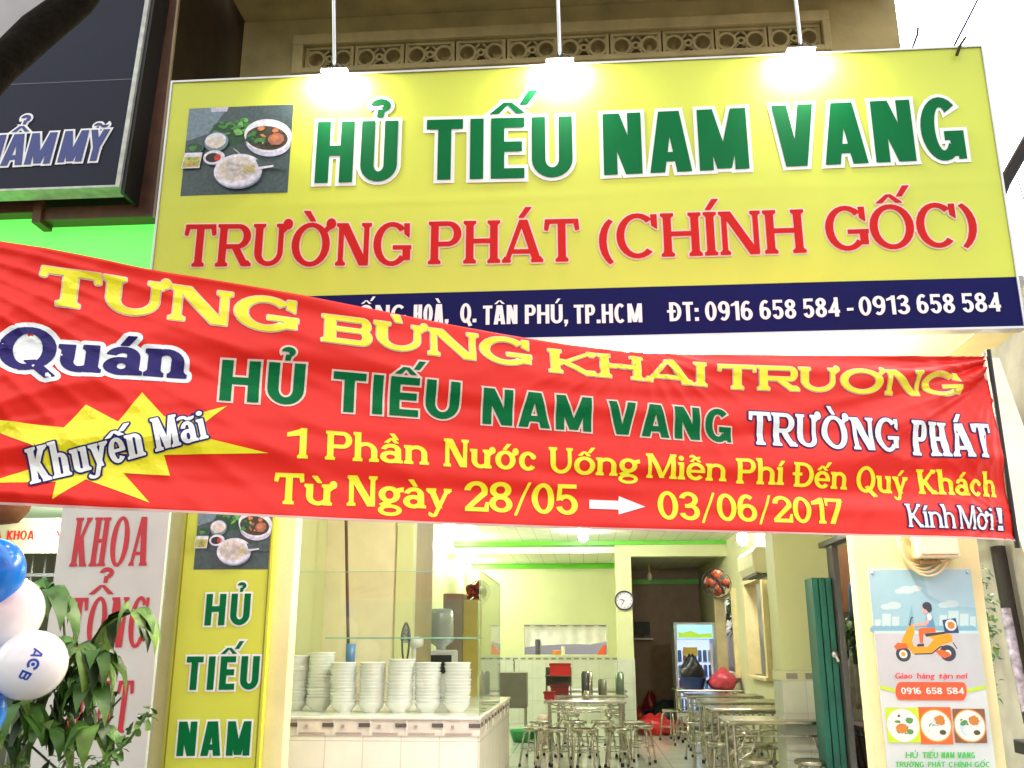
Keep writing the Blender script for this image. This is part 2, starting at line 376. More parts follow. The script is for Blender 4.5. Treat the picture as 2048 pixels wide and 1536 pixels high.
def accents(ch, marks, W, S_):
    """diacritics over / under a base glyph"""
    P = []; w, t = S_.w, S_.t
    low = ch.islower(); top = (.67 if low else 1.0)+.07; c = W/2
    if ch == 'i' and not marks: return [('a', c, .87, w*.58, w*.52, 0, 360, w*.57, w*.57, w*.51)]
    k = .24 if not low else .2; q = max(.105, w*.62); cw = .27 if not low else .23
    circ = '\u0302' in marks; dy = 0; dx = 0
    if circ:
        P.append(('p', [(c-cw, top), (c-cw+q*1.15, top), (c+q*.3, top+k*.78), (c-q*.5, top+k*.78)])); P.append(('p', [(c+cw, top), (c+cw-q*1.15, top), (c-q*.3, top+k*.78), (c+q*.5, top+k*.78)]))
        dy = k*.62; dx = cw*.95
    if '\u0301' in marks: P.append(('p', [(c+dx-.08, top+dy), (c+dx-.08+q, top+dy), (c+dx+.13+q*.6, top+dy+k), (c+dx+.1-q*.3, top+dy+k)]))
    if '\u0300' in marks:
        x = c-.02 if not circ else c+.12; P.append(('p', [(x+.1, top+dy), (x+.1-q, top+dy), (x-.1-q*.7, top+dy+k), (x-.1+q*.6, top+dy+k)]))
    if '\u0309' in marks:
        x = c+(.06 if circ else 0); y = top+dy+(.1 if circ else 0)
        P.append(('p', [(x-q*.45, y-.015), (x+q*.35, y-.015), (x+q*.55, y+.12), (x-q*.35, y+.12)])); P.append(('a', x, y+.185, .15, .115, -75, 175, q*.85, q*.85, q*.78))
    if '\u0303' in marks:
        y = top+dy+.06
        P.append(('a', c-.11, y, .13, .09, 0, 180, q*.8, q*.8, q*.75)); P.append(('a', c+.11-q*.25, y+.02, .13, .09, 180, 360, q*.8, q*.8, q*.75))
    if '\u031b' in marks:
        y = (.67 if low else 1.0); x = W-(.04 if ch in 'Oo' else .02)
        P.append(('a', x+.06, y+.0, .1, .12, 0, 360, .09, .09, .09)); P.append(('p', [(x-.1, y-.14), (x-.02, y-.2), (x+.155, y-.01), (x+.02, y+.01)]))
    if '\u0323' in marks: P.append(('p', [(c-.09, -.28), (c+.09, -.28), (c+.09, -.12), (c-.09, -.12)]))
    return P

def prim_faces(pr, d, rnd):
    """convex outline pieces of one stroke, grown by d"""
    if pr[0] == 'p': return [poly_offset(pr[1], d, rnd)]
    _, cx, cy, rx, ry, a0, a1, w0, w1, tt = pr
    full = abs(a1-a0) >= 359.9
    if not full:
        ext = math.degrees(d/max(.05, (rx+ry)/2-.5*w0)); a0 -= ext; a1 += ext
    n = max(6, int(abs(a1-a0)/14)); R = []
    for i in range(n+1):
        f = i/n; a = math.radians(a0+(a1-a0)*f); ww = w0+(w1-w0)*f
        ix, iy = max(0.0, rx-ww-d), max(0.0, ry-tt-d)
        if ix <= 0 or iy <= 0: ix = iy = 0
        R.append(((cx+(rx+d)*math.cos(a), cy+(ry+d)*math.sin(a)), (cx+ix*math.cos(a), cy+iy*math.sin(a))))
    if full: R[-1] = R[0]
    out = []
    for i in range(n):
        (o0, i0), (o1, i1) = R[i], R[i+1]
        out.append([i0, o0, o1, i1] if (i0 != i1) else [i0, o0, o1])
    return out

_GC = {}
def glyph_tris(ch, marks, W, S_, d):
    key = (ch, marks, round(W, 3), id(S_), round(d, 4))
    if key in _GC: return _GC[key]
    vs, fs = [], []
    for pr in glyph(ch, W, S_)+accents(ch, marks, W, S_):
        for f in prim_faces(pr, d+S_.rnd, S_.rnd > 0 or d > 0.2):
            g = []
            for p in f:
                if not g or (abs(p[0]-vs[g[-1]][0])+abs(p[1]-vs[g[-1]][1])) > 1e-5: g.append(len(vs)); vs.append(Vector((p[0], p[1])))
            if len(g) >= 3: fs.append(g)
    if not fs: _GC[key] = ([], []); return _GC[key]
    r = delaunay_2d_cdt(vs, [], fs, 1, 1e-4)
    tv = [(v.x, v.y) for v in r[0]]; tf = [tuple(f) for f, o in zip(r[2], r[5]) if o]
    _GC[key] = (tv, tf); return _GC[key]

def word_tris(gl, S_, d):
    vs, fs = [], []
    for b, m, x, W in gl:
        for pr in glyph(b, W, S_)+accents(b, m, W, S_):
            for f in prim_faces(pr, d+S_.rnd, S_.rnd > 0):
                g = []
                for p in f:
                    if not g or (abs(p[0]+x-vs[g[-1]][0])+abs(p[1]-vs[g[-1]][1])) > 1e-5: g.append(len(vs)); vs.append(Vector((p[0]+x, p[1])))
                if len(g) >= 3: fs.append(g)
    r = delaunay_2d_cdt(vs, [], fs, 1, 1e-4)
    return [(v.x, v.y) for v in r[0]], [tuple(f) for f, o in zip(r[2], r[5]) if o]

def layout(txt, S_, cw):
    """[(char, marks, x, W)], total width in cap heights"""
    x = 0; out = []
    for ch in txt:
        if ch == ' ': x += .28*cw+.05; continue
        d = unicodedata.normalize('NFD', ch); b, m = d[0], d[1:]
        W = {'.': S_.w, ',': S_.w, '!': S_.w, ':': S_.w, '-': .3, '/': .42, '(': .32, ')': .32, 'Đ': .76}.get(b, BASEW.get(b, .6))
        if b in 'Ii': W = S_.w+2*S_.ser
        elif b not in '.,!:': W = max(W*cw, S_.w*1.7)+2*S_.ser*.6
        if b == 'Đ': x += .06
        out.append((b, m, x, W)); x += W+S_.sp+(.09 if '\u031b' in m else 0)
    return out, x-S_.sp

def text_mesh(mb, txt, S_, target, d, mi, fn, maxe=None):
    """lay txt out so that its width is target cap heights; fn maps (x 0..1, x, y in cap heights) to 3-D"""
    lo, hi = .2, 3.
    for _ in range(22):
        cw = (lo+hi)/2
        if layout(txt, S_, cw)[1] > target: hi = cw
        else: lo = cw
    gl, tot = layout(txt, S_, cw); sx = target/tot
    if d > 0: gl = [(None, gl, 0, 0)]      # outlines of neighbours merge into one face
    for b, m, x, W in gl:
        tv, tf = glyph_tris(b, m, W, S_, d) if b else word_tris(m, S_, d)
        tv = [((x+p[0])*sx, p[1]) for p in tv]
        if maxe: tv, tf = dice(tv, tf, maxe)
        o = len(mb.v); mb.v += [fn(p[0]/target, p[0], p[1]) for p in tv]
        for f in tf: mb.f.append(tuple(o+i for i in f)); mb.m.append(mi); mb.s.append(False)

def dice(tv, tf, me):
    tv = list(tv); mid = {}; work = list(tf); out = []
    while work:
        f = work.pop(); e = [(math.dist(tv[f[i]], tv[f[(i+1) % 3]]), i) for i in range(3)]; l, i = max(e)
        if l <= me: out.append(f); continue
        a, b, c = f[i], f[(i+1) % 3], f[(i+2) % 3]; k = (min(a, b), max(a, b))
        if k not in mid: mid[k] = len(tv); tv.append(((tv[a][0]+tv[b][0])/2, (tv[a][1]+tv[b][1])/2))
        work += [(a, mid[k], c), (mid[k], b, c)]
    return tv, out
# ---- word tables in metres: text, style, left x, left base z, right x, right base z, cap heights, lean
BAN_A, BAN_B = 3.7399,0.42918
TOP =[ (-2.004,2.753),(-1.782,2.736),(-1.550,2.712),(-1.308,2.696),(-1.056,2.678),(-0.790,2.656),(-0.512,2.632),(-0.120,2.606),(0.086,2.602),(0.257,2.603),(0.524,2.626),(0.756,2.649),(1.252,2.697),(1.993,2.768) ]
BOT =[ (-1.895,1.846),(-1.618,1.843),(-1.324,1.842),(-1.010,1.839),(-0.623,1.839),(-0.128,1.843),(0.270,1.848),(0.927,1.860),(1.410,1.868),(2.051,1.877) ]
BW= [('TƯNG', 'yel', -1.87, 2.545, -1.064, 2.523, 0.132, 0.125, 0), ('BỪNG', 'yel', -0.974, 2.504, -0.203, 2.482, 0.108, 0.113, 0), ('KHAI', 'yel', -0.128, 2.47, 0.542, 2.476, 0.101, 0.102, 0), ('TRƯƠNG', 'yel', 0.599, 2.473, 1.831, 2.554, 0.105, 0.112, 0), ('Quán', 'qn', -1.96, 2.297, -1.406, 2.321, 0.149, 0.145, 0), ('HỦ', 'grn', -1.295, 2.246, -1.021, 2.252, 0.155, 0.159, 0), ('TIẾU', 'grn', -0.924, 2.241, -0.473, 2.243, 0.153, 0.147, 0), ('NAM', 'grn', -0.385, 2.236, 0.04, 2.235, 0.142, 0.141, 0), ('VANG', 'grn', 0.11, 2.234, 0.64, 2.236, 0.136, 0.14, 0), ('TRƯỜNG', 'wht', 0.727, 2.236, 1.448, 2.252, 0.143, 0.152, 0), ('PHÁT', 'wht', 1.524, 2.244, 1.932, 2.255, 0.16, 0.161, 0), ('Khuyến', 'khu', -1.819, 1.913, -1.503, 2.032, 0.11, 0.109, -0.25), ('Mãi', 'khu', -1.473, 2.045, -1.319, 2.103, 0.11, 0.105, -0.25), ('1', 'sml', -1.067, 2.052, -1.002, 2.054, 0.109, 0.11, 0), ('Phần', 'sml', -0.939, 2.055, -0.582, 2.059, 0.105, 0.103, 0), ('Nước', 'sml', -0.526, 2.058, -0.179, 2.063, 0.105, 0.103, 0), ('Uống', 'sml', -0.13, 2.057, 0.226, 2.064, 0.101, 0.1, 0), ('Miễn', 'sml', 0.264, 2.062, 0.607, 2.068, 0.098, 0.101, 0), ('Phí', 'sml', 0.654, 2.062, 0.868, 2.068, 0.104, 0.106, 0), ('Đến', 'sml', 0.912, 2.064, 1.175, 2.066, 0.102, 0.104, 0), ('Quý', 'sml', 1.226, 2.06, 1.491, 2.066, 0.109, 0.109, 0), ('Khách', 'sml', 1.543, 2.068, 1.962, 2.075, 0.11, 0.111, 0), ('Từ', 'sml', -1.096, 1.885, -0.901, 1.888, 0.109, 0.11, 0), ('Ngày', 'sml', -0.858, 1.89, -0.5, 1.895, 0.109, 0.111, 0), ('28/05', 'sml', -0.446, 1.891, -0.021, 1.897, 0.111, 0.116, 0), ('03/06/2017', 'sml', 0.307, 1.894, 1.137, 1.91, 0.113, 0.108, 0), ('Kính', 'kin', 1.451, 1.91, 1.689, 1.912, 0.104, 0.106, 0), ('Mời', 'kin', 1.712, 1.912, 1.912, 1.917, 0.106, 0.108, 0), ('!', 'kin', 1.947, 1.917, 1.975, 1.918, 0.104, 0.104, 0)]
STAR=[ (-2.058,2.129),(-1.747,2.107),(-1.693,2.193),(-1.594,2.141),(-1.533,2.252),(-1.460,2.172),(-1.417,2.164),(-1.269,2.227),(-1.332,2.161),(-1.315,2.100),(-1.126,2.063),(-1.448,2.036),(-1.424,1.965),(-1.563,1.967),(-1.476,1.867),(-1.669,1.939),(-1.754,1.865),(-1.751,1.925),(-1.948,1.909),(-1.827,1.966),(-1.816,2.036) ]
ARROW=[ (0.028,1.958),(0.145,1.960),(0.147,1.979),(0.254,1.941),(0.142,1.904),(0.143,1.924),(0.026,1.922) ]
SW= [('HỦ', 'big', -1.592, 4.114, -1.086, 4.107, 0.419, 0.413, 0), ('TIẾU', 'big', -0.908, 4.107, -0.018, 4.092, 0.409, 0.41, 0), ('NAM', 'big', 0.167, 4.097, 1.022, 4.106, 0.41, 0.405, 0), ('VANG', 'big', 1.176, 4.109, 2.267, 4.12, 0.408, 0.402, 0), ('TRƯỜNG', 'red', -2.368, 3.593, -0.99, 3.56, 0.27, 0.267, 0), ('PHÁT', 'red', -0.877, 3.562, 0.005, 3.553, 0.267, 0.264, 0), ('(', 'red', 0.129, 3.549, 0.216, 3.547, 0.273, 0.272, 0), ('CHÍNH', 'red', 0.231, 3.565, 1.305, 3.565, 0.269, 0.265, 0), ('GỐC', 'red', 1.426, 3.573, 2.161, 3.576, 0.265, 0.263, 0), (')', 'red', 2.167, 3.582, 2.263, 3.582, 0.266, 0.266, 0), ('ỐNG', 'addr', -1.285, 3.196, -1.0, 3.192, 0.118, 0.117, 0), ('HOÀ,', 'addr', -0.956, 3.191, -0.751, 3.192, 0.117, 0.116, 0), ('Q.', 'addr', -0.684, 3.19, -0.589, 3.191, 0.117, 0.116, 0), ('TÂN', 'addr', -0.551, 3.174, -0.352, 3.175, 0.117, 0.116, 0), ('PHÚ,', 'addr', -0.309, 3.174, -0.062, 3.171, 0.116, 0.115, 0), ('TP.HCM', 'addr', -0.028, 3.167, 0.36, 3.166, 0.115, 0.114, 0), ('ĐT:', 'addr', 0.507, 3.168, 0.678, 3.166, 0.114, 0.115, 0), ('0916', 'addr', 0.714, 3.165, 0.979, 3.164, 0.115, 0.114, 0), ('658', 'addr', 1.018, 3.166, 1.22, 3.167, 0.114, 0.113, 0), ('584', 'addr', 1.258, 3.169, 1.459, 3.172, 0.113, 0.114, 0), ('-', 'addr', 1.5, 3.171, 1.536, 3.173, 0.113, 0.113, 0), ('0913', 'addr', 1.566, 3.173, 1.844, 3.177, 0.112, 0.112, 0), ('658', 'addr', 1.882, 3.179, 2.087, 3.176, 0.112, 0.112, 0), ('584', 'addr', 2.125, 3.178, 2.332, 3.178, 0.112, 0.112, 0)]
VW= [('HỦ', 'vs', -2.305, 1.513, -2.028, 1.516, 0.187, 0.186, 0), ('TIẾU', 'vs', -2.394, 1.14, -1.945, 1.144, 0.192, 0.191, 0), ('NAM', 'vs', -2.407, 0.771, -1.969, 0.777, 0.191, 0.19, 0)]
KW= [('KHOA', 'kh', -3.125, 1.86, -2.641, 1.863, 0.295, 0.294, 0.03), ('TỔNG', 'kh', -3.081, 1.382, -2.605, 1.388, 0.29, 0.289, 0.03), ('QUÁT', 'kh', -3.108, 0.903, -2.652, 0.911, 0.288, 0.287, 0.03)]
CW= [('NHA', 'cl', -4.576, 2.165, -4.374, 2.163, 0.069, 0.069, 0), ('KHOA', 'cl', -4.334, 2.163, -4.121, 2.161, 0.069, 0.069, 0), ('TỔNG', 'cl', -4.065, 2.161, -3.846, 2.159, 0.069, 0.069, 0)]
AW= [('THẨM', 'am', -4.04, 4.417, -3.421, 4.424, 0.229, 0.228, 0.12), ('MỸ', 'am', -3.37, 4.429, -3.064, 4.431, 0.228, 0.227, 0.12)]
PW= [('Giao', 'pd', 1.759, 1.214, 1.856, 1.215, 0.031, 0.03, 0), ('hàng', 'pd', 1.881, 1.215, 1.978, 1.215, 0.03, 0.03, 0), ('tận', 'pd', 2.003, 1.215, 2.08, 1.215, 0.03, 0.03, 0), ('nơi', 'pd', 2.1, 1.215, 2.158, 1.215, 0.03, 0.03, 0), ('0916', 'pw', 1.786, 1.13, 1.896, 1.131, 0.036, 0.035, 0), ('658', 'pw', 1.924, 1.131, 2.012, 1.131, 0.035, 0.035, 0), ('584', 'pw', 2.037, 1.131, 2.131, 1.132, 0.035, 0.035, 0), ('HỦ', 'pg', 1.771, 0.79, 1.839, 0.79, 0.031, 0.032, 0), ('TIẾU', 'pg', 1.863, 0.79, 1.948, 0.791, 0.032, 0.032, 0), ('NAM', 'pg', 1.967, 0.791, 2.037, 0.792, 0.032, 0.031, 0), ('VANG', 'pg', 2.053, 0.792, 2.148, 0.793, 0.031, 0.031, 0), ('TRƯỜNG', 'pg', 1.711, 0.742, 1.866, 0.744, 0.029, 0.028, 0), ('PHÁT', 'pg', 1.888, 0.744, 1.98, 0.745, 0.028, 0.028, 0), ('CHÍNH', 'pg', 1.999, 0.745, 2.123, 0.746, 0.028, 0.028, 0), ('GỐC', 'pg', 2.139, 0.746, 2.225, 0.747, 0.029, 0.028, 0)]
# ------------------------------------------------------------------ ground
def struct(mb, name, m, **k): return tag(mb.build(name, m, **k), kind='structure')
struct(MB().box(-60, 60, -40, 90, -.5, -.2), 'ground', mat('earth', (.12, .11, .09), .9, var=.3, scale=2))
struct(MB().box(-60, 60, -6, 3.2, -.198, -.16), 'road', mat('asphalt', (.05, .05, .052), .85, var=.3, scale=30, bump=.4, bscale=200))
struct(MB().box(-60, 60, 3.2, 5.6, -.197, -.02), 'pavement', tile_mat('paver', (.3, .26, .22), (.26, .22, .2), .3, .3, (.15, .14, .13), .8, .01, 'xy'))
struct(MB().box(-2.44, 2.44, 5.6, 20.2, -.19, 0), 'floor', tile_mat('floor_tile', (.66, .68, .58), (.62, .64, .54), .5, .5, (.4, .42, .36), .12, .005, 'xy'))
struct(MB().box(2.44, 3.1, 5.6, 40, -.19, -.03), 'path', mat('alley_concrete', (.25, .24, .21), .85, var=.25, scale=5, bump=.2))

# ------------------------------------------------------------------ the shop building
shop = thing('shop_building', 'cream noodle shop building with open lit ground floor and block vents above', 'building', (0, 6, 0))
for x0, x1 in ((-2.6, -1.79), (1.6, 2.325)):
    MB().box(x0, x1, 5.8, 5.92, 0, 2.98).build('front_pillar', M['cream'], shop, .008)
MB().box(-2.597, 2.322, 5.803, 6.2, 2.6, 3.077).build('lintel', M['cream'], shop)
soff = MB().box(-2.56, 2.2, 5.172, 5.8, 3.079, 3.12); soff.build('soffit', mat('soffit_white', (.82, .8, .6), .4, var=.03), shop)
MB().box(2.2, 2.435, 5.172, 5.8, 3.077, 3.121).build('soffit_beam', M['cream'], shop, .004)
# upper wall with the vent opening
W_ = MB(); HX0, HX1, HZ0, HZ1 = -2.115, 1.875, 5.735, 5.945
W_.box(-2.62, HX0, 6.3, 6.55, 3.031, 6.2).box(HX1, 2.44, 6.3, 6.55, 3.031, 6.2).box(HX0, HX1, 6.3, 6.55, 3.031, HZ0).box(HX0, HX1, 6.3, 6.55, HZ1, 6.2)
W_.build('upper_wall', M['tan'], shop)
MB().box(HX0-.05, HX1+.05, 6.62, 6.7, HZ0-.05, HZ1+.05).build('vent_back', M['recess_shade'], shop)  # near-black panel: shade behind the vents put into its colour
F_ = MB(); F_.box(-2.2, 1.93, 6.262, 6.298, HZ1, 6.035).box(-2.2, HX0, 6.262, 6.298, 5.69, HZ1).box(HX1, 1.93, 6.262, 6.298, 5.69, HZ1).box(HX0, HX1, 6.262, 6.298, 5.69, HZ0)
F_.build('vent_frame', M['tan_light'], shop, .006)
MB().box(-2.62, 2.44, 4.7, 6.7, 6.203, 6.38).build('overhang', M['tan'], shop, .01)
MB().box(-2.58, 2.4, 6.31, 10, 6.381, 9.6).build('unseen_sun_block', M['tan'], shop)  # unseen block added above the overhang to keep sun off the neighbour's trim
for i in range(10):
    x0 = HX0+i*.399; x1 = x0+.399; b = MB(); cx, cz = (x0+x1)/2, (HZ0+HZ1)/2
    def bar(xa, xb, za, zb): b.box(xa, xb, 6.315, 6.5, za, zb)
    bar(x0+.006, x0+.03, HZ0, HZ1); bar(x1-.03, x1-.006, HZ0, HZ1); bar(x0+.03, x1-.03, HZ0, HZ0+.02); bar(x0+.03, x1-.03, HZ1-.02, HZ1)
    def ring(ex, ez, rx, rz, t, n=20):
        vs = []; fs = []
        for k in range(n):
            a = 2*PI*k/n
            for q, y in ((1, 6.32), (1-t, 6.32), (1-t, 6.5)):
                vs.append((ex+rx*q*math.cos(a), y, ez+rz*q*math.sin(a)))
        for k in range(n):
            a0, a1 = 3*k, 3*((k+1) % n); fs += [(a0, a1, a1+1, a0+1), (a0+1, a1+1, a1+2, a0+2)]
        b.add(vs, fs)
    ring(cx-.108, cz, .075, .08, .26); ring(cx+.108, cz, .075, .08, .26); ring(cx, cz, .034, .034, .5, 12)
    for sx in (-1, 1):
        for sz in (-1, 1):
            b.tube([(cx+sx*.02, 6.34, cz+sz*.02), (cx+sx*.05, 6.34, cz+sz*.05), (cx+sx*.012, 6.34, cz+sz*.085)], .011, 6)
            b.tube([(cx+sx*.17, 6.34, cz+sz*.05), (cx+sx*.162, 6.34, cz+sz*.09)], .014, 6)
    b.build('vent_block', M['tan_light'], shop)
# inside: walls, ceiling
dado = tile_mat('dado_tile', (.6, .66, .52), (.57, .63, .5), .25, .4, (.45, .5, .42), .2, .004, 'yz')
dado2 = tile_mat('dado_tile_front', (.62, .66, .54), (.6, .64, .52), .25, .4, (.48, .52, .44), .2, .004, 'xz')
MB().box(-2.6, -2.25, 6.203, 18.4, 0, 3.1).build('side_wall', M['wall_in'], shop)
s = MB(); s.box(-2.25, -2.235, 6.3, 18.39, 0, 1.17); s.build('wall_tiles', dado, shop)
WN = [(12.6, 14.1, 1.0, 2.3), (15.2, 17.3, .95, 2.25)]
s = MB(); ys = [9.6]+[q for a in WN for q in a[:2]]+[20.2]
for i in range(0, len(ys), 2): s.box(2.35, 2.44, ys[i], ys[i+1], 0, 3.1)
for y0, y1, z0, z1 in WN: s.box(2.35, 2.44, y0, y1, 0, z0).box(2.35, 2.44, y0, y1, z1, 3.1)
s.box(2.35, 2.44, 6.203, 9.6, 2.3, 3.1); s.build('side_wall', M['wall_in2'], shop)
for y0, y1, z0, z1 in WN:
    f = MB(); f.box(2.28, 2.46, y0-.03, y0+.09, z0, z1).box(2.28, 2.46, y1-.09, y1+.03, z0, z1).box(2.28, 2.46, y0+.09, y1-.09, z1-.07, z1+.02).box(2.25, 2.46, y0-.03, y1+.03, z0-.04, z0)
    f.build('window_frame', mat('frame_cream', (.78, .66, .35), .5), shop, .004)
s = MB(); s.box(-2.25, -1.16, 18.4, 18.6, 0, 3.1).box(.41, .66, 18.4, 18.6, 0, 3.1).box(-1.16, .41, 18.4, 18.6, 0, 1.22).box(-1.16, .41, 18.4, 18.6, 1.77, 3.1); s.build('back_wall', M['wall_in'], shop)
MB().box(-2.234, .655, 18.38, 18.398, 0, 1.12).build('wall_tiles', dado2, shop)
s = MB()
for i in range(20): s.box(-2.22+i*.143, -2.13+i*.143, 18.374, 18.379, 1.135, 1.165)
s.box(-2.234, .655, 18.38, 18.398, 1.122, 1.18, 1); s.build('tile_border', [mat('frieze_dark', (.2, .22, .19), .3), mat('frieze_light', (.55, .58, .48), .3)], shop)
MB().box(.66, 2.349, 20.0, 20.2, 0, 3.1).build('back_wall', mat('pinkish_wall', (.38, .28, .2), .6), shop)
MB().box(.66, .665, 16.2, 20., 0, 3.1).build('partition_wall', M['wall_in2'], shop)
MB().box(.52, .78, 15.9, 16.2, 1.18, 2.81).box(.51, .79, 15.89, 16.21, 0, 1.18, 1).build('inner_pillar', [M['wall_in'], dado2], shop, .004)
MB().box(.52, 2.349, 15.9, 16.2, 2.811, 3.0).build('cross_beam', M['wall_in'], shop)
MB().box(-2.249, 2.349, 15.86, 16.21, 3.001, 3.1).build('green_beam', M['green_trim'], shop, .003)
MB().box(-2.249, .66, 18.33, 18.399, 2.81, 2.895).build('green_cornice', M['green_trim'], shop, .003); MB().box(.67, 2.349, 19.9, 19.999, 2.6, 2.7).build('green_cornice', M['green_trim'], shop, .003)
cm = tile_mat('ceiling_panel', (.76, .78, .68), (.74, .76, .66), .25, 30, (.5, .52, .42), .25, .006, 'xy')
MB().box(-2.249, 2.349, 6.204, 15.859, 3.06, 3.12).build('ceiling', cm, shop)
MB().box(-2.249, 2.349, 16.211, 20.1, 2.9, 3.0).build('back_ceiling', cm, shop)
MB().box(1.8, 2.349, 9.2, 9.6, 1.17, 3.059).box(1.79, 2.355, 9.19, 9.61, 0, 1.08, 1).box(1.785, 2.356, 9.185, 9.615, 1.081, 1.168, 2).build('inner_pillar', [M['wall_in'], dado2, M['wall_in2']], shop, .004)
fz = mat('frieze_mid', (.3, .3, .24), .3)
for i in range(3): MB().box(1.83+i*.17, 1.93+i*.17, 9.178, 9.184, 1.1, 1.15).build('border_tile', fz, shop)
# boxed-in stair by the left wall
MB().box(-2.249, -1.62, 8.2, 8.26, 0, 3.05).build('stair_panel', M['beige'], shop)
MB().box(-1.62, -1.47, 8.17, 8.32, 0, 3.055).build('stair_post', M['wall_in'], shop, .006)
MB().box(-1.53, -1.48, 8.32, 9.3, 0, 3.05).build('stair_panel', mat('stair_tan', (.4, .33, .16), .6), shop)

# ------------------------------------------------------------------ printed food picture
FC = dict(bg=(.055, .085, .085), bg2=(.17, .24, .28), white=(.72, .72, .8), lav=(.55, .53, .68), cream=(.66, .6, .52), dg=(.015, .07, .025), g=(.06, .25, .04), lg=(.16, .45, .09), soup=(.06, .045, .02), org=(.6, .2, .06), meat=(.36, .13, .08), blk=(.02, .01, .01), red=(.5, .03, .02), yel=(.5, .45, .1), shade=(.06, .09, .1))
FM = {k: mat('print_'+k, c, .4, var=.3, scale=40) for k, c in FC.items()}; FK = list(FM); FI = {k: i for i, k in enumerate(FK)}
def food_photo(parent, x0, x1, z0, z1, y):
    mb = MB(); u = lambda a: x0+(a-90)/1610*(x1-x0); v = lambda b: z1-(b-110)/1340*(z1-z0); sx = (x1-x0)/1610; sz = (z1-z0)/1340; lay = [0]
    def e(cx, cy, rx, ry, k, wob=0., rot=0., n=28):
        lay[0] += 1; mb.ell(u(cx), v(cy), rx*sx, ry*sz, y-.0012-lay[0]*.00012, FI[k], n, rot, wob)
    def p(pts, k): lay[0] += 1; mb.flat([(u(a), v(b)) for a, b in pts], y-.0012-lay[0]*.00012, FI[k])
    mb.flat([(x0, z0), (x1, z0), (x1, z1), (x0, z1)], y-.001, FI['bg'])
    p([(90, 112), (700, 112), (420, 520), (90, 620)], 'bg2'); p([(1150, 112), (1690, 112), (1690, 330), (1300, 260)], 'shade'); p([(430, 112), (700, 112), (680, 180), (440, 180)], 'lav')
    e(700, 520, 230, 190, 'dg', .12); e(840, 600, 170, 110, 'dg', .1)
    for i in range(26): e(rnd.uniform(520, 900), rnd.uniform(360, 560), rnd.uniform(25, 70), rnd.uniform(14, 32), rnd.choice(['dg', 'g', 'g', 'dg']), .2, rnd.uniform(-1, 1), 9)
    for i in range(18): e(rnd.uniform(860, 1060), rnd.uniform(300, 560), rnd.uniform(30, 75), rnd.uniform(20, 45), rnd.choice(['lg', 'g', 'lg']), .2, rnd.uniform(-1, 1), 9)
    e(1360, 690, 345, 215, 'lav', rot=-.2); e(1350, 590, 372, 250, 'white', rot=-.25); e(1335, 625, 322, 182, 'soup', rot=-.2)
    for i in range(26): e(rnd.uniform(1040, 1270), rnd.uniform(540, 700), rnd.uniform(22, 60), rnd.uniform(12, 34), rnd.choice(['dg', 'g', 'dg', 'g']), .25, rnd.uniform(-1, 1), 8)
    for i in range(14): e(rnd.uniform(1240, 1560), rnd.uniform(490, 720), rnd.uniform(20, 50), rnd.uniform(12, 30), rnd.choice(['soup', 'org', 'g', 'meat', 'yel']), .25, rnd.uniform(-1, 1), 8)
    e(1480, 655, 120, 95, 'meat', .06); e(1455, 640, 60, 45, 'org', .2); e(1240, 480, 52, 36, 'org', .15); e(1460, 520, 50, 34, 'org', .15)
    e(570, 660, 185, 150, 'bg2'); e(560, 640, 160, 115, 'white'); e(555, 670, 135, 90, 'cream', .08)
    e(250, 740, 140, 92, 'shade'); e(250, 740, 115, 72, 'dg', .1); e(220, 745, 60, 40, 'g', .2)
    p([(105, 815), (375, 815), (350, 1050), (70, 1050)], 'white'); p([(110, 880), (355, 880), (335, 1035), (85, 1035)], 'yel')
    for i in range(12): e(rnd.uniform(130, 320), rnd.uniform(900, 1015), 34, 16, rnd.choice(['lg', 'org', 'yel']), .2, rnd.uniform(-1, 1), 8)
    e(560, 905, 165, 108, 'lav'); e(560, 893, 162, 100, 'white'); e(545, 905, 112, 72, 'blk'); e(615, 905, 52, 52, 'red', .05)
    e(960, 1160, 350, 230, 'bg2'); e(945, 1115, 368, 250, 'lav'); e(940, 1100, 360, 238, 'white'); e(920, 1095, 290, 180, 'cream', .04)
    for i in range(46): e(920+rnd.gauss(0, 120), 1090+rnd.gauss(0, 75), rnd.uniform(50, 110), 6, rnd.choice(['white', 'cream', 'cream', 'lav']), .0, rnd.uniform(-1.6, 1.6), 6)
    for i in range(8): e(rnd.uniform(1040, 1180), rnd.uniform(1060, 1150), 60, 8, 'yel', 0, -.5, 6)
    p([(1200, 960), (1660, 1090), (1660, 1130), (1260, 1080)], 'shade'); p([(1250, 1080), (1480, 1060), (1480, 1085), (1260, 1120)], 'white')
    return mb.build('printed_photo', [FM[k] for k in FK], parent)

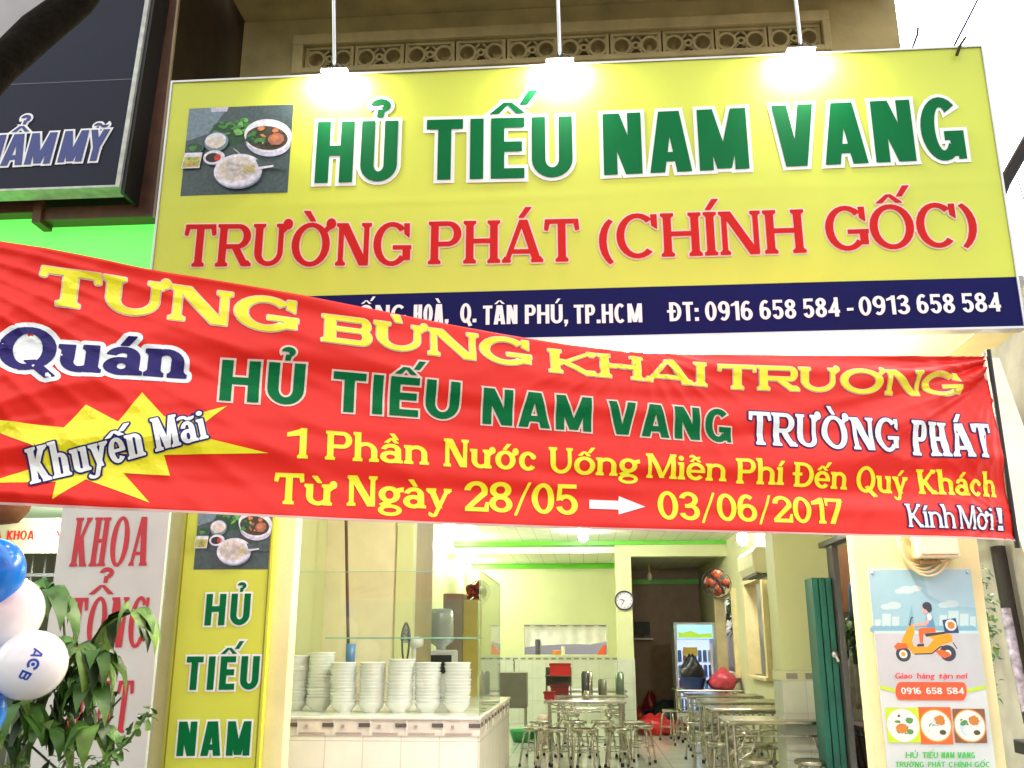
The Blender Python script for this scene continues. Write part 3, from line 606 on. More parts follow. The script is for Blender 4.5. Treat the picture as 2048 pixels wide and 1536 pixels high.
# ------------------------------------------------------------------ text placement on upright planes
ST = dict(big=Style(.2, .165, 0, sp=.11), addr=Style(.19, .15, 0, sp=.07), red=Style(.15, .09, .055, .085, .012, .07),
          yel=Style(.3, .13, .1, .14, .02, .1), qn=Style(.24, .12, .07, .13, .02, .06), grn=Style(.235, .18, 0, sp=.17), wht=Style(.17, .1, .055, .1, .012, .06),
          khu=Style(.125, .085, .05, .09, .015, .05), sml=Style(.17, .105, .06, .1, .02, .07), kin=Style(.12, .085, .04, .075, .012, .05),
          vs=Style(.215, .18, 0, sp=.17), kh=Style(.105, .07, .03, .055, .003, .06), cl=Style(.2, .15, .0, sp=.09), am=Style(.2, .16, 0, sp=.06), pd=Style(.24, .17, 0, sp=.08), lg=Style(.2, .2, 0, sp=.1))
def word_flat(mb, wd, y, d, mi):
    s, st, x0, z0, x1, z1, c0, c1, lean = wd; ca = (c0+c1)/2
    text_mesh(mb, s, ST[st], (x1-x0)/ca, d, mi, lambda f, x, h: (x0+(x1-x0)*f+lean*h*ca, y, z0+(z1-z0)*f+h*(c0+(c1-c0)*f)))
def lettering(parent, words, y, mats, d=None, name='lettering'):
    mb = MB()
    for wd in words:
        if d: word_flat(mb, wd, y-.003, d, 0); word_flat(mb, wd, y-.006, 0, 1)
        else: word_flat(mb, wd, y-.004, 0, 0)
    return mb.build(name, mats, parent)

# ------------------------------------------------------------------ main sign
sign = thing('shop_sign', 'large yellow sign board with green and red lettering, blue address strip and food photo', 'sign', (0, 5.15, 3.08))
MB().box(-2.555, 2.438, 5.106, 5.16, 3.382, 4.858).build('backing', M['frame_grey'], sign)
b = MB(); NX, NZ = 200, 60
for i in range(NX+1):
    for j in range(NZ+1):
        x = -2.555+4.993*i/NX; z = 3.382+1.476*j/NZ; q = .0012*math.sin(2.1*x+1.3*math.sin(3*z))+.0008*math.sin(5.3*x+2*z)+.0016*math.exp(-((z-3.98-.008*math.sin(2*x))/.012)**2)+.0012*math.exp(-((x-1.24)/.012)**2)+.0012*math.exp(-((x+1.22)/.012)**2)
        b.v.append((x, 5.1+.0012-q, z))
for i in range(NX):
    for j in range(NZ): a = i*(NZ+1)+j; b.f.append((a, a+NZ+1, a+NZ+2, a+1)); b.m.append(0); b.s.append(True)
b.build('panel', M['sign_yellow'], sign)
MB().box(-2.555, 2.438, 5.1, 5.16, 3.09, 3.38).build('address_strip', M['sign_blue'], sign)
f = MB(); f.box(-2.568, -2.556, 5.092, 5.17, 3.076, 4.872).box(2.439, 2.451, 5.092, 5.17, 3.076, 4.872).box(-2.556, 2.439, 5.092, 5.17, 4.859, 4.872).box(-2.556, 2.439, 5.092, 5.17, 3.076, 3.089)
f.build('frame', M['frame_grey'], sign)
for x in (-1.3, 0, 1.3): MB().box(x-.03, x+.03, 5.161, 6.29, 4.6, 4.64).build('bracket', M['grey_dark'], sign)
food_photo(sign, -2.43, -1.757, 4.06, 4.668, 5.1)
lettering(sign, [q for q in SW if q[1] == 'big'], 5.1, [M['ink_white'], M['ink_green']], .055)
lettering(sign, [q for q in SW if q[1] == 'red'], 5.1, [M['ink_pink'], M['ink_red']], .035)
lettering(sign, [q for q in SW if q[1] == 'addr' and q[2] < .45], 5.1, [M['ink_white']]); lettering(sign, [q for q in SW if q[1] == 'addr' and q[2] > .45], 5.1, [M['ink_white']])
# floodlights on the top edge of the sign
MB_EM = mat('lamp_glow', (1, 1, .95), .5, var=0, emit=(1, .98, .9), estr=30)
for k, (x, top, lab) in enumerate(((-1.50, (-1.49, 4.72, 6.2), 'steel pipe floodlight lighting the food photo end of the yellow sign'), (-.085, (-.1, 4.72, 6.2), 'steel pipe floodlight over the middle of the yellow sign'), (1.375, (1.26, 4.72, 6.2), 'steel pipe floodlight near the right end of the yellow sign'))):
    t = thing('floodlight', lab, 'lamp', (x, 5.02, 4.83), 'floodlights along the top of the yellow sign')
    MB().tube([top, (x, 5.07, 4.895)], .013, 8).build('pipe', M['steel_pipe'], t)
    MB().box(x-.013, x+.013, 5.055, 5.09, 4.887, 4.93).tube([(x+.013, 5.06, 4.93), (x+.07, 5.06, 4.887)], .004, 6).build('clamp', M['black'], t)
    MB().box(x-.085, x+.085, 5.05, 5.115, 4.874, 4.886).build('housing', M['white_plastic'], t, .006)
    MB().box(x-.08, x+.08, 5.045, 5.088, 4.864, 4.873).build('lens', MB_EM, t)
    lamp('flood', 'AREA', (x, 5.0, 4.86), 3, (1, .98, .86), .32, (R_(16), 0, 0), t, shape='RECTANGLE', size_y=.05)
# downlights in the soffit; the left one is added, unseen, to brighten the bowls
for x, y, lab in ((-.9, 5.4, 'added downlight in the soffit, unseen behind the left half of the banner'), (1.396, 5.33, 'round downlight in the soffit above the right pillar'), (.4, 5.4, 'round downlight in the soffit just over the banner top')):
    t = thing('downlight', lab, 'lamp', (x, y, 3.078), 'round downlights in the soffit')
    MB().lathe([(.075, .0), (.08, -.008), (.06, -.012), (.055, -.004)], (x, y, 3.078), 24).build('ring', M['white_plastic'], t)
    MB().lathe([(.0, -.03), (.03, -.026), (.052, -.006)], (x, y, 3.078), 20).build('bulb', MB_EM, t)
    lamp('down', 'POINT', (x, y, 3.0), 18, (1, .96, .84), .05, None, t)
# ------------------------------------------------------------------ red banner
def cr(T, x):
    if x <= T[0][0]: i = 0
    else:
        i = max(k for k in range(len(T)-1) if T[k][0] <= x)
    a, b = T[i], T[i+1]
    m0 = (b[1]-T[i-1][1])/(b[0]-T[i-1][0]) if i > 0 else (b[1]-a[1])/(b[0]-a[0])
    m1 = (T[i+2][1]-a[1])/(T[i+2][0]-a[0]) if i+2 < len(T) else (b[1]-a[1])/(b[0]-a[0])
    h = b[0]-a[0]; t = (x-a[0])/h
    if t < 0: return a[1]+m0*(x-a[0])
    if t > 1: return b[1]+m1*(x-b[0])
    return (2*t**3-3*t*t+1)*a[1]+(t**3-2*t*t+t)*h*m0+(-2*t**3+3*t*t)*b[1]+(t**3-t*t)*h*m1
def wr(x, v):
    """cloth ripples: long creases running to the tied corners"""
    e = 0.
    for fx, fv, ph, am in CRE: e += am*math.sin(fx*x+fv*v+ph+.8*math.sin(1.1*x+2.3*v))
    k = min(1., max(0., (1.99-x)/.5)); 
    e += .008*(1-k)*math.sin(9*v+2*x)*1.2
    a = math.atan2(v-1.0, (2.0-x)*.55+.05); e += .016*math.exp(-((2.0-x)/.9)**2)*math.sin(a*13)
    b = math.atan2(v-0.02, (x+2.5)*.5+.05); e += .014*math.exp(-((x+2.5)/1.0)**2)*math.sin(b*17)
    for ax, av, k, L, am, ph in ((2.02, .86, 17, .75, .009, .4), (2.02, .1, 15, .5, .005, .9), (-2.5, 1.0, 30, 1.6, .010, .2), (-2.5, .02, 26, 1.0, .009, 1.1), (.25, 1.04, 14, .4, .007, .3)):
        dx, dv = x-ax, (v-av)*.9; r = math.hypot(dx, dv); a = math.atan2(dv, abs(dx)+1e-6) if ax else 0
        e += am*math.exp(-r/L)*min(1, r/.06)*abs(math.cos(a*k+ph+2.2*r))**7
    e += .006*math.sin(26*(v-.9)+1.5*x)*math.exp(-((v-.93)/.12)**2)
    return e
CRE = [(1.3, 9., .3, .006), (-.9, 15., 1.7, .005), (2.1, 6., 4., .006), (.6, 27., 2.2, .0028), (-1.7, 23., .4, .0026), (2.1, 41., 5.1, .0014), (-2.6, 57., 1.1, .0008)]
BN = 1/math.hypot(1, BAN_B)
def bpt(x, z, off=0.):
    v = (z-cr(BOT, x))/(cr(TOP, x)-cr(BOT, x)); d = wr(x, v)+off
    return (x+BAN_B*BN*d, BAN_A+BAN_B*x-BN*d, z)
banner = thing('opening_banner', 'long red vinyl banner with yellow, green and white lettering hung across the shop front', 'banner', (0, 3.74, 1.85))
mb = MB(); NX, NV = 420, 96; XL = -2.62
for i in range(NX+1):
    f = i/NX
    for j in range(NV+1):
        v = j/NV; xr = 2.046-(2.046-1.99)*v-.012*math.sin(v*PI); x = XL+(xr-XL)*f; zb, zt = cr(BOT, x), cr(TOP, x); mb.v.append(bpt(x, zb+(zt-zb)*v))
for i in range(NX):
    for j in range(NV):
        a = i*(NV+1)+j; mb.f.append((a, a+NV+1, a+NV+2, a+1)); mb.m.append(0); mb.s.append(True)
RED = mat('banner_red', (.8, .02, .01), .36, var=.05, scale=3, bump=.05, bscale=9, spec=.3)
cl = mb.build('cloth', RED, banner); sd = cl.modifiers.new('thick', 'SOLIDIFY'); sd.thickness = .0015; sd.offset = -1
mb = MB(); NH = 300
for i in range(NH+1):
    x = XL+(2.046-XL)*i/NH; z = cr(BOT, x)
    mb.v += [bpt(x, z-.004, .001), bpt(x, z+.004, .001), bpt(x, z+.004, -.003), bpt(x, z-.004, -.003)]
for i in range(NH):
    for k in range(4): a = 4*i; mb.f.append((a+k, a+4+k, a+4+(k+1) % 4, a+(k+1) % 4)); mb.m.append(0); mb.s.append(False)
mb.build('hem', mat('hem_pink', (.75, .45, .4), .5), banner)
BMAT = dict(yel=('ink_pink', 'ink_yellow', .035), grn=('ink_pink', 'ink_green', .05), qn=('ink_white', 'ink_navy', .11), wht=('ink_navy', 'ink_white', .04), khu=('ink_navy', 'ink_white', .05), kin=('ink_navy', 'ink_white', .05), sml=(None, 'ink_yellow', 0))
def bword(mb, wd, d, mi, off):
    s, st, x0, z0, x1, z1, c0, c1, lean = wd; ca = (c0+c1)/2
    text_mesh(mb, s, ST[st], (x1-x0)/ca, d, mi, lambda f, x, h: bpt(x0+(x1-x0)*f+lean*h*ca, z0+(z1-z0)*f+h*(c0+(c1-c0)*f), off), .22)
mb = MB()
r = delaunay_2d_cdt([Vector(p) for p in STAR], [], [list(range(len(STAR)))], 1, 1e-6)
tv, tf = dice([(p.x, p.y) for p in r[0]], [tuple(f) for f in r[2]], .03)
mb.add([bpt(x, z, .002) for x, z in tv], tf); mb.build('starburst', M['ink_yellow'], banner)
mb = MB(); r = delaunay_2d_cdt([Vector(p) for p in ARROW], [], [list(range(len(ARROW)))], 1, 1e-6)
tv, tf = dice([(p.x, p.y) for p in r[0]], [tuple(f) for f in r[2]], .03)
mb.add([bpt(x, z, .003) for x, z in tv], tf); mb.build('arrow', M['ink_white'], banner)
for st, (o, i, d) in BMAT.items():
    mb = MB()
    for wd in BW:
        if wd[1] != st: continue
        off = .005 if st == 'khu' else .0025
        if o: bword(mb, wd, d, 0, off); bword(mb, wd, 0, 1, off+.0025)
        else: bword(mb, wd, 0, 0, off)
    mb.build('lettering', [M[o], M[i]] if o else [M[i]], banner)
mb = MB(); mb.tube([bpt(2.052, 1.84, -.016), bpt(1.998, 2.80, -.016)], .012, 10)
pole = tag(mb.build('banner_pole', M['black']), 'thin dark pole sewn into the right end of the red banner', 'pole')
p0 = bpt(1.998, 2.79, -.016)
tag(MB().tube([p0, (2.10, 4.95, 2.80), (2.2, 5.3, 2.83), (2.3, 5.8, 2.86)], .008, 8).build('tie_rod', M['frame_grey']), 'short grey rod tying the dark banner pole to the right pillar', 'rod')

# ------------------------------------------------------------------ upright sign on the left pillar
v = thing('pillar_sign', 'narrow upright yellow sign with green lettering on the left pillar', 'sign', (-2.2, 5.76, .6))
MB().box(-2.495, -1.91, 5.742, 5.797, .3, 2.4).build('panel', M['sign_yellow'], v)
f = MB()
for x in (-2.476, -1.93): f.box(x-.004, x+.004, 5.7385, 5.7415, .3, 2.4)
f.build('border_line', mat('olive_line', (.25, .22, .02), .5), v)
food_photo(v, -2.405, -1.928, 1.848, 2.28, 5.741)
for q in VW: lettering(v, [q], 5.742, [M['ink_white'], M['ink_green']], .06)

# ------------------------------------------------------------------ delivery poster on the right pillar
p = thing('delivery_poster', 'tall pale poster with a delivery scooter rider and food circles on the right pillar', 'poster', (1.96, 5.79, .7))
PC = dict(sky=(.3, .55, .62), sky2=(.37, .62, .68), cloud=(.5, .7, .7), road=(.5, .55, .56), paper=(.62, .68, .66), yg=(.5, .72, .06), pill=(.82, .12, .04), blue=(.1, .3, .48), tree=(.2, .45, .55), orange=(.85, .35, .015), dorg=(.8, .14, .03), dark=(.04, .05, .07), navy=(.02, .06, .17), skin=(.75, .4, .35), shirt=(.72, .75, .72), brown=(.24, .1, .05), lime=(.55, .75, .03), wht=(.75, .8, .75), fg=(.1, .3, .08), fo=(.6, .22, .04), soupd=(.1, .08, .03), blk=(.02, .02, .02))
PMt = {k: mat('poster_'+k, c, .35, var=.05) for k, c in PC.items()}; PK = list(PC); PI_ = {k: i for i, k in enumerate(PK)}
MB().box(1.672, 2.258, 5.784, 5.797, .55, 1.832).build('sheet', PMt['paper'], p)
class Flat:
    """printed layers of the poster, pixel units of a 1156 x 1536 sketch turned into metres on the pillar"""
    N = 0
    def __init__(s): s.mb = MB()
    def y(s): Flat.N += 1; return 5.7835-Flat.N*.00004
    def P(s, pts): return [(1.672+(a-T0(b))/(T1(b)-T0(b))*.586, 1.826-(b-145)*.0008) for a, b in pts]
    def p(s, pts, k): s.mb.flat(s.P(pts), s.y(), PI_[k]); return s
    def e(s, a, b, r, k, ry=None, rot=0., wob=0., n=28):
        (x, z), = s.P([(a, b)]); s.mb.ell(x, z, r*.00083, (ry or r)*.00083, s.y(), PI_[k], n, rot, wob); return s
    def ln(s, pts, w, k):
        q = s.P(pts); y = s.y()
        for a, b in zip(q, q[1:]):
            d = (b[0]-a[0], b[1]-a[1]); l = math.hypot(*d); nx, nz = -d[1]/l*w*.0004, d[0]/l*w*.0004
            s.mb.add([(a[0]+nx, y, a[1]+nz), (a[0]-nx, y, a[1]-nz), (b[0]-nx, y, b[1]-nz), (b[0]+nx, y, b[1]+nz)], [(0, 1, 2, 3)], PI_[k])
        return s
    def done(s, name): return s.mb.build(name, [PMt[k] for k in PK], p)
T0 = lambda b: 55+(b-145)*.115
T1 = lambda b: 765+(b-145)*.150
b = Flat(); b.p([(T0(146), 146), (T1(146), 146), (T1(590), 590), (T0(590), 590)], 'sky')
b.p([(430, 146), (T1(146), 146), (T1(420), 420), (620, 400), (480, 330)], 'sky2')
for a, c, r in ((330, 290, 55), (390, 280, 40), (280, 300, 35), (640, 390, 50), (590, 400, 40), (240, 400, 50), (190, 410, 40)): b.e(a, c, r, 'cloud', r*.5)
for x, wd, h in ((110, 40, 90), (160, 60, 130), (230, 50, 110), (560, 50, 120), (620, 70, 150), (700, 60, 130), (770, 40, 110)): b.p([(x, 590), (x+wd, 590), (x+wd, 590-h), (x, 590-h)], 'cloud')
for x in range(110, 820, 42): b.e(x, 570, 34, 'tree', 26)
b.p([(335, 560), (390, 560), (362, 400)], 'tree')
b.p([(T0(590), 590), (T1(590), 590), (T1(965), 965), (760, 990), (500, 1002), (260, 992), (T0(965), 965)], 'road')
b.p([(T0(580), 580), (T1(580), 580), (T1(600), 600), (T0(600), 600)], 'cloud')
b.ln([(T0(965)+2, 968), (260, 992), (500, 1004), (760, 992), (T1(962)-2, 966)], 26, 'yg'); b.done('landscape')
b = Flat()
b.e(312, 742, 50, 'dark').e(312, 742, 28, 'wht').e(312, 742, 15, 'orange'); b.e(622, 735, 54, 'dark').e(622, 735, 22, 'wht')
b.p([(345, 545), (380, 540), (388, 590), (370, 650), (385, 690), (480, 690), (520, 640), (470, 610), (600, 588), (645, 610), (655, 655), (600, 672), (560, 690), (510, 735), (380, 740), (345, 700), (300, 672), (300, 640)], 'orange')
b.p([(245, 690), (270, 662), (330, 668), (350, 700), (300, 702), (262, 712)], 'dorg'); b.p([(530, 715), (580, 712), (630, 730), (645, 752), (600, 770), (560, 750)], 'dorg')
b.p([(455, 600), (600, 585), (602, 600), (470, 622)], 'dark'); b.ln([(352, 545), (362, 490), (374, 484)], 9, 'dark'); b.ln([(655, 660), (685, 705)], 7, 'dark'); b.ln([(390, 742), (510, 738), (570, 690), (640, 690)], 9, 'dark')
b.done('scooter')
b = Flat()
b.p([(412, 568), (440, 558), (530, 560), (535, 590), (450, 600), (448, 665), (425, 665)], 'dorg'); b.p([(410, 672), (455, 668), (455, 688), (405, 690)], 'dark')
b.p([(470, 470), (505, 465), (530, 555), (475, 556), (462, 505)], 'blue'); b.ln([(485, 485), (470, 530), (378, 540)], 20, 'skin'); b.e(488, 482, 17, 'shirt', 24)
b.e(456, 430, 22, 'skin', 27); b.e(470, 405, 31, 'dark', 27); b.e(484, 422, 20, 'dark', 27); b.done('rider')
b = Flat(); b.p([(578, 505), (670, 490), (697, 595), (598, 597)], 'navy'); b.e(638, 540, 38, 'wht').e(640, 542, 25, 'fo', wob=.1); b.done('delivery_box')
b = Flat(); 
b.p([(260+34*math.cos(a)+(0 if math.cos(a) < 0 else 430)+34, 995+62*math.sin(a)) for a in [PI/2+PI*k/12 for k in range(13)]+[-PI/2+PI*k/12 for k in range(13)]], 'pill'); b.done('phone_pill')
for (a, c, sq, rim) in (((188, 1108), (444, 1340), 'lime', 'wht'), ((420, 1102), (670, 1348), 'dorg', 'yg'), ((658, 1112), (905, 1338), 'brown', 'yg')):
    b = Flat(); b.p([(a[0], a[1]), (c[0]-24, a[1]), (c[0], c[1]), (a[0]+24, c[1])], sq); x, y_ = (a[0]+c[0])/2, (a[1]+c[1])/2
    b.e(x, y_, 106, 'orange' if rim == 'yg' else 'wht').e(x, y_, 98, 'wht', wob=.01)
    for i in range(9): b.e(x+rnd.uniform(-55, 55), y_+rnd.uniform(-60, 55), rnd.uniform(14, 34), rnd.choice(['fg', 'cloud', 'wht', 'fg', 'paper']), rnd.uniform(9, 22), rnd.uniform(-1, 1), .2, 9)
    b.e(x-6 if sq == 'lime' else x+28, y_+22 if sq == 'lime' else y_-35, 42 if sq == 'lime' else 34, 'fo', 30, 0, .15); b.e(x-5, y_+30, 40, 'wht', 30, 0, .1) if sq != 'lime' else b.e(x-30, y_-62, 9, 'soupd')
    b.e(x+50, y_+45, 22, 'fg' if sq == 'lime' else 'soupd', 16); b.done('food_circle')
lettering(p, [(q[0], q[1], q[2], q[3], q[4], q[5], q[6], q[7], .2) for q in PW if q[1] == 'pd'], 5.777, [mat('poster_red', (.75, .05, .06), .4, var=0)], name='lettering') if not ST.update(pw=ST['pd'], pg=ST['pd']) else 0
lettering(p, [(q[0], q[1], q[2], q[3], q[4], q[5], q[6], q[7], 0) for q in PW if q[1] == 'pw'], 5.777, [PMt['wht']])
lettering(p, [(q[0], q[1], q[2], q[3], q[4], q[5], q[6], q[7], .15) for q in PW if q[1] == 'pg' and q[3] > .77], 5.777, [mat('poster_green', (.08, .5, .1), .4, var=0)])
lettering(p, [(q[0], q[1], q[2], q[3], q[4], q[5], q[6], q[7], .15) for q in PW if q[1] == 'pg' and q[3] < .77], 5.777, [bpy.data.materials['poster_green']])
b = MB()
for x in (1.692, 2.238): b.lathe([(0, -.006), (.008, -.004), (.009, 0)], (x, 5.783, 1.808), 12, 0, 'y')
b.build('pin', M['frame_grey'], p)
# meter box and cable coil above the poster
t = thing('electric_box', 'cream plastic electric meter box above the scooter poster', 'electric box', (2.05, 5.75, 1.88))
MB().box(1.935, 2.178, 5.69, 5.797, 1.885, 2.3).build('body', M['cream_pale'], t, .012)
MB().box(1.95, 2.165, 5.678, 5.689, 1.905, 2.28).build('cover', M['cream_pale'], t, .006)
b = MB(); b.tube([(1.97, 5.74, 1.884), (1.965, 5.735, 1.865), (2.06, 5.735, 1.862)], .012, 8).tube([(2.06, 5.74, 1.884), (2.08, 5.74, 1.86)], .009, 8); b.build('gland', mat('gland_brown', (.3, .22, .1), .6), t)
b = MB(); wm = mat('cable_cream', (.74, .66, .36), .5)
for k in range(4):
    cx, cz = 1.965+.012*k, 2.005-.008*k; rr = .135+.012*k
    b.tube([(cx+rr*.8*math.cos(a), 5.775-.012*k, cz+rr*1.15*math.sin(a)) for a in [R_(165+j*8) for j in range(21)]], .0075, 8)
b.tube([(1.84, 5.765, 2.04), (1.835, 5.765, 2.15), (1.86, 5.78, 2.4)], .008, 8).tube([(2.02, 5.74, 1.868), (2.1, 5.74, 1.872), (2.14, 5.76, 1.884)], .008, 8)
tag(b.build('cable_coil', wm), 'loops of cream cable hanging beside the meter box over the poster', 'cable')
tag(MB().lathe([(0, -.03), (.018, -.028), (.02, 0)], (1.885, 5.79, 2.06), 14, 0, 'y').build('wall_socket', mat('brown_knob', (.1, .03, .02), .5)), 'small brown round fitting on the pillar left of the meter box', 'fitting')

# ------------------------------------------------------------------ left neighbour
nb = thing('clinic_building', 'neighbouring clinic with brown wood trim and green lit fascia left of the shop', 'building', (-4, 6.6, 0))
g = mat('clinic_wall', (.42, .47, .34), .7, var=.08)
s = MB(); s.box(-9, -2.63, 6.9, 7.1, 2.28, 3.6).box(-9, -5.2, 6.9, 7.1, 0, 2.28).box(-3.5, -2.63, 6.9, 7.1, 0, 2.28); s.build('wall', g, nb)
MB().box(-9, -2.64, 6.7, 6.9, 4.4, 8.5).build('upper_wall', M['wood_dark'], nb)
MB().box(-9, -2.66, 9.6, 9.8, 0, 3).build('back_wall', mat('clinic_inside', (.5, .52, .36), .7), nb)
MB().box(-9, -2.66, 7.1, 9.6, 2.95, 3.05).build('ceiling', g, nb)
GL = mat('green_glow', (.15, .8, .12), .5, var=.12, scale=1.2, emit=(.1, .8, .08), estr=.33)  # green light on the fascia put into the material as emission
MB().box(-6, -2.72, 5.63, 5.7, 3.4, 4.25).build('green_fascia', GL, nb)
s = MB(); s.box(-2.935, -2.79, 5.5, 5.62, 4.13, 7.5).box(-2.79, -2.775, 5.49, 5.51, 4.12, 7.5, 1).box(-2.79, -2.772, 5.511, 6.69, 4.12, 7.5, 2); s.build('wood_trim', [M['wood_brown'], mat('trim_edge', (.4, .3, .18), .5), M['wood_dark']], nb)
s = MB(); s.box(-3.55, -2.936, 5.5, 5.62, 4.13, 4.22).box(-6, -3.61, 5.52, 5.62, 4.2, 4.3).box(-3.609, -3.551, 5.47, 5.62, 4.1, 4.26); s.build('wood_sill', M['wood_brown'], nb)
s = MB(); s.box(-6, -2.94, 5.72, 5.9, 4.23, 7.5); s.build('wood_soffit', M['wood_dark'], nb)
ds = thing('clinic_sign', 'dark glossy sign panel with blue lettering edged in white, upper left', 'sign', (-4, 5.3, 4.24))
b = MB()
tx = lambda z: .035*(z-4.24)
def slab(x0, x1, y0, y1, z0, z1, m=0): b.add([(x0+tx(z), y, z) if i else (x0+tx(z), y, z) for z in (z0, z1) for y in (y0, y1) for i in (0,)]+[(x1+tx(z), y, z) for z in (z0, z1) for y in (y0, y1)], [(0, 4, 6, 2), (1, 3, 7, 5), (0, 1, 5, 4), (2, 6, 7, 3), (0, 2, 3, 1), (4, 5, 7, 6)], m)
slab(-6, -2.955, 5.29, 5.4, 4.25, 5.75)
b.build('panel', mat('dark_panel', (.013, .015, .03), .5, var=.35, scale=1.1, bump=.03, bscale=4, spec=.2), ds)
b = MB(); slab(-2.954, -2.925, 5.275, 5.42, 4.235, 5.78); b.box(-6, -2.955, 5.275, 5.42, 4.235, 4.249); b.build('edge_trim', mat('edge_white', (.55, .57, .5), .4, var=.3, scale=14), ds)
b = MB(); slab(-2.924, -2.90, 5.3, 5.6, 4.2, 5.9); b.build('side', M['black'], ds)
b = MB(); slab(-6, -2.956, 5.2885, 5.2895, 5.03, 5.035); b.build('seam', mat('seam_grey', (.12, .12, .13), .4), ds)
lettering(ds, AW, 5.287, [M['ink_white'], mat('ink_blue', (.02, .035, .2), .4)], .06)
# boards and gate
cb = thing('clinic_board', 'cream board with red lettering lit by a bulb under the red banner, far left', 'sign', (-4.3, 7, 2.1))
MB().box(-5.6, -3.72, 6.84, 6.88, 2.09, 2.29).build('panel', mat('board_cream', (.42, .39, .22), .5), cb)
MB().box(-5.6, -3.72, 6.82, 6.885, 2.291, 2.32).box(-5.6, -3.72, 6.82, 6.885, 2.06, 2.089).build('frame', mat('board_frame', (.5, .5, .3), .5), cb)
lettering(cb, CW, 6.84, [M['ink_red']])
lb = thing('wall_bulb', 'bright round bulb glowing in front of the cream clinic board', 'lamp', (-3.93, 6.7, 2.16))
MB().lathe([(0, -.06), (.04, -.045), (.055, 0), (.04, .045), (0, .06)], (-3.93, 6.72, 2.16), 20).build('bulb', MB_EM, lb); MB().tube([(-3.93, 6.74, 2.16), (-3.93, 6.84, 2.16)], .02, 10).build('holder', M['white_plastic'], lb)
lamp('bulb_light', 'POINT', (-3.93, 6.6, 2.16), 1.6, size=.06, parent=lb)
gt = thing('clinic_gate', 'grey barred folding gate with small notices behind the balloons', 'gate', (-4.2, 7, 0))
b = MB()
for i in range(18): b.tube([(-5.1+i*.1, 7.0, 0), (-5.1+i*.1, 7.0, 2.05)], .009, 6)
for z in (.1, .7, 1.35, 1.9): b.box(-5.15, -3.5, 6.99, 7.015, z, z+.025)
b.build('bars', mat('gate_grey', (.3, .33, .3), .5, .4), gt)
b = MB()
for i, (x, z) in enumerate(((-4.2, 1.72), (-3.98, 1.72), (-4.2, 1.45), (-3.95, 1.4))):
    b.box(x-.09, x+.09, 6.97, 6.978, z-.1, z+.1)
    for k in range(3): b.box(x-.07, x+.06-.02*k, 6.965, 6.969, z+.05-.05*k, z+.065-.05*k, 1)
b.build('notice', [mat('notice_paper', (.4, .45, .35), .6), M['ink_red']], gt)
ln = MB(); ln.lathe([(0, -.1), (.07, -.085), (.11, -.03), (.12, .03), (.09, .09), (.03, .12)], (-2.76, 4.3, 2.05), 24)
ln.tube([(-2.76, 4.3, 2.16), (-2.76, 4.3, 3.2)], .004, 6)
tag(ln.build('hanging_planter', mat('clay_brown', (.24, .1, .035), .6, var=.25)), 'round brown clay pot hanging behind the lower left edge of the banner', 'planter')
kp = thing('clinic_banner', 'white upright panel with tall red serif lettering behind the sapling', 'sign', (-2.9, 5.62, .5))
MB().box(-3.215, -2.53, 5.6, 5.63, .2, 2.6).build('panel', mat('panel_white', (.6, .6, .54), .6, var=.08, scale=3, bump=.05, bscale=5), kp)
kr = mat('ink_dark_red', (.5, .02, .03), .5)
for q in KW: lettering(kp, [q], 5.6, [kr])

# ------------------------------------------------------------------ right neighbour and alley
rn = thing('alley_house', 'grey plastered house wall along the alley right of the shop', 'building', (3.1, 9, 0))
MB().box(3.0, 6, 6.2, 40, -.1, 3.74).build('wall', mat('grey_plaster', (.6, .58, .51), .9, var=.45, scale=2.2, bump=.25, bscale=14), rn)
MB().box(2.97, 3.0, 6.25, 6.8, -.1, 1.15).build('wall_patch', mat('brown_plaster', (.3, .23, .15), .9, var=.5, scale=5, bump=.4), rn)
MB().box(2.95, 3.02, 6.2, 30, 3.741, 3.82).build('coping', mat('coping', (.4, .4, .36), .9), rn)
b = MB(); b.prism([(2.44, 3.06), (2.51, 3.06), (2.60, 2.6), (2.60, 2.0), (2.53, 1.75), (2.46, 2.2)], 5.6, 5.63)
tag(b.build('metal_flashing', mat('flashing_white', (.85, .82, .66), .45)), 'white metal flashing strip standing beside the right end of the banner', 'flashing')
t = thing('alley_pipe', 'dark vertical drain pipe with pale purple stickers on the alley wall', 'pipe', (2.93, 7.2, 0))
MB().tube([(2.93, 6.98, 2.07), (2.93, 6.93, 1.6), (2.92, 6.8, .9)], .05, 12).build('pipe', mat('pipe_dark', (.035, .03, .025), .6), t)
b = MB(); b.tube([(2.885, 6.88, 1.64), (2.88, 6.82, 1.3), (2.875, 6.74, .98)], .033, 10); b.build('sticker_strip', mat('sticker', (.5, .46, .6), .5, var=.7, scale=22), t)
LEAF = mat('leaf_green', (.06, .165, .022), .45, var=.45, scale=9, spec=.5); LEAF2 = mat('leaf_light', (.14, .28, .04), .45, var=.4, scale=12); LEAFD = mat('leaf_dark', (.018, .05, .012), .5, var=.4); BARK = mat('bark', (.09, .06, .035), .8, var=.3, scale=14, bump=.4); BRANCH = mat('bark_dark', (.011, .008, .005), .95, spec=.1, var=.4, scale=20, bump=.5)
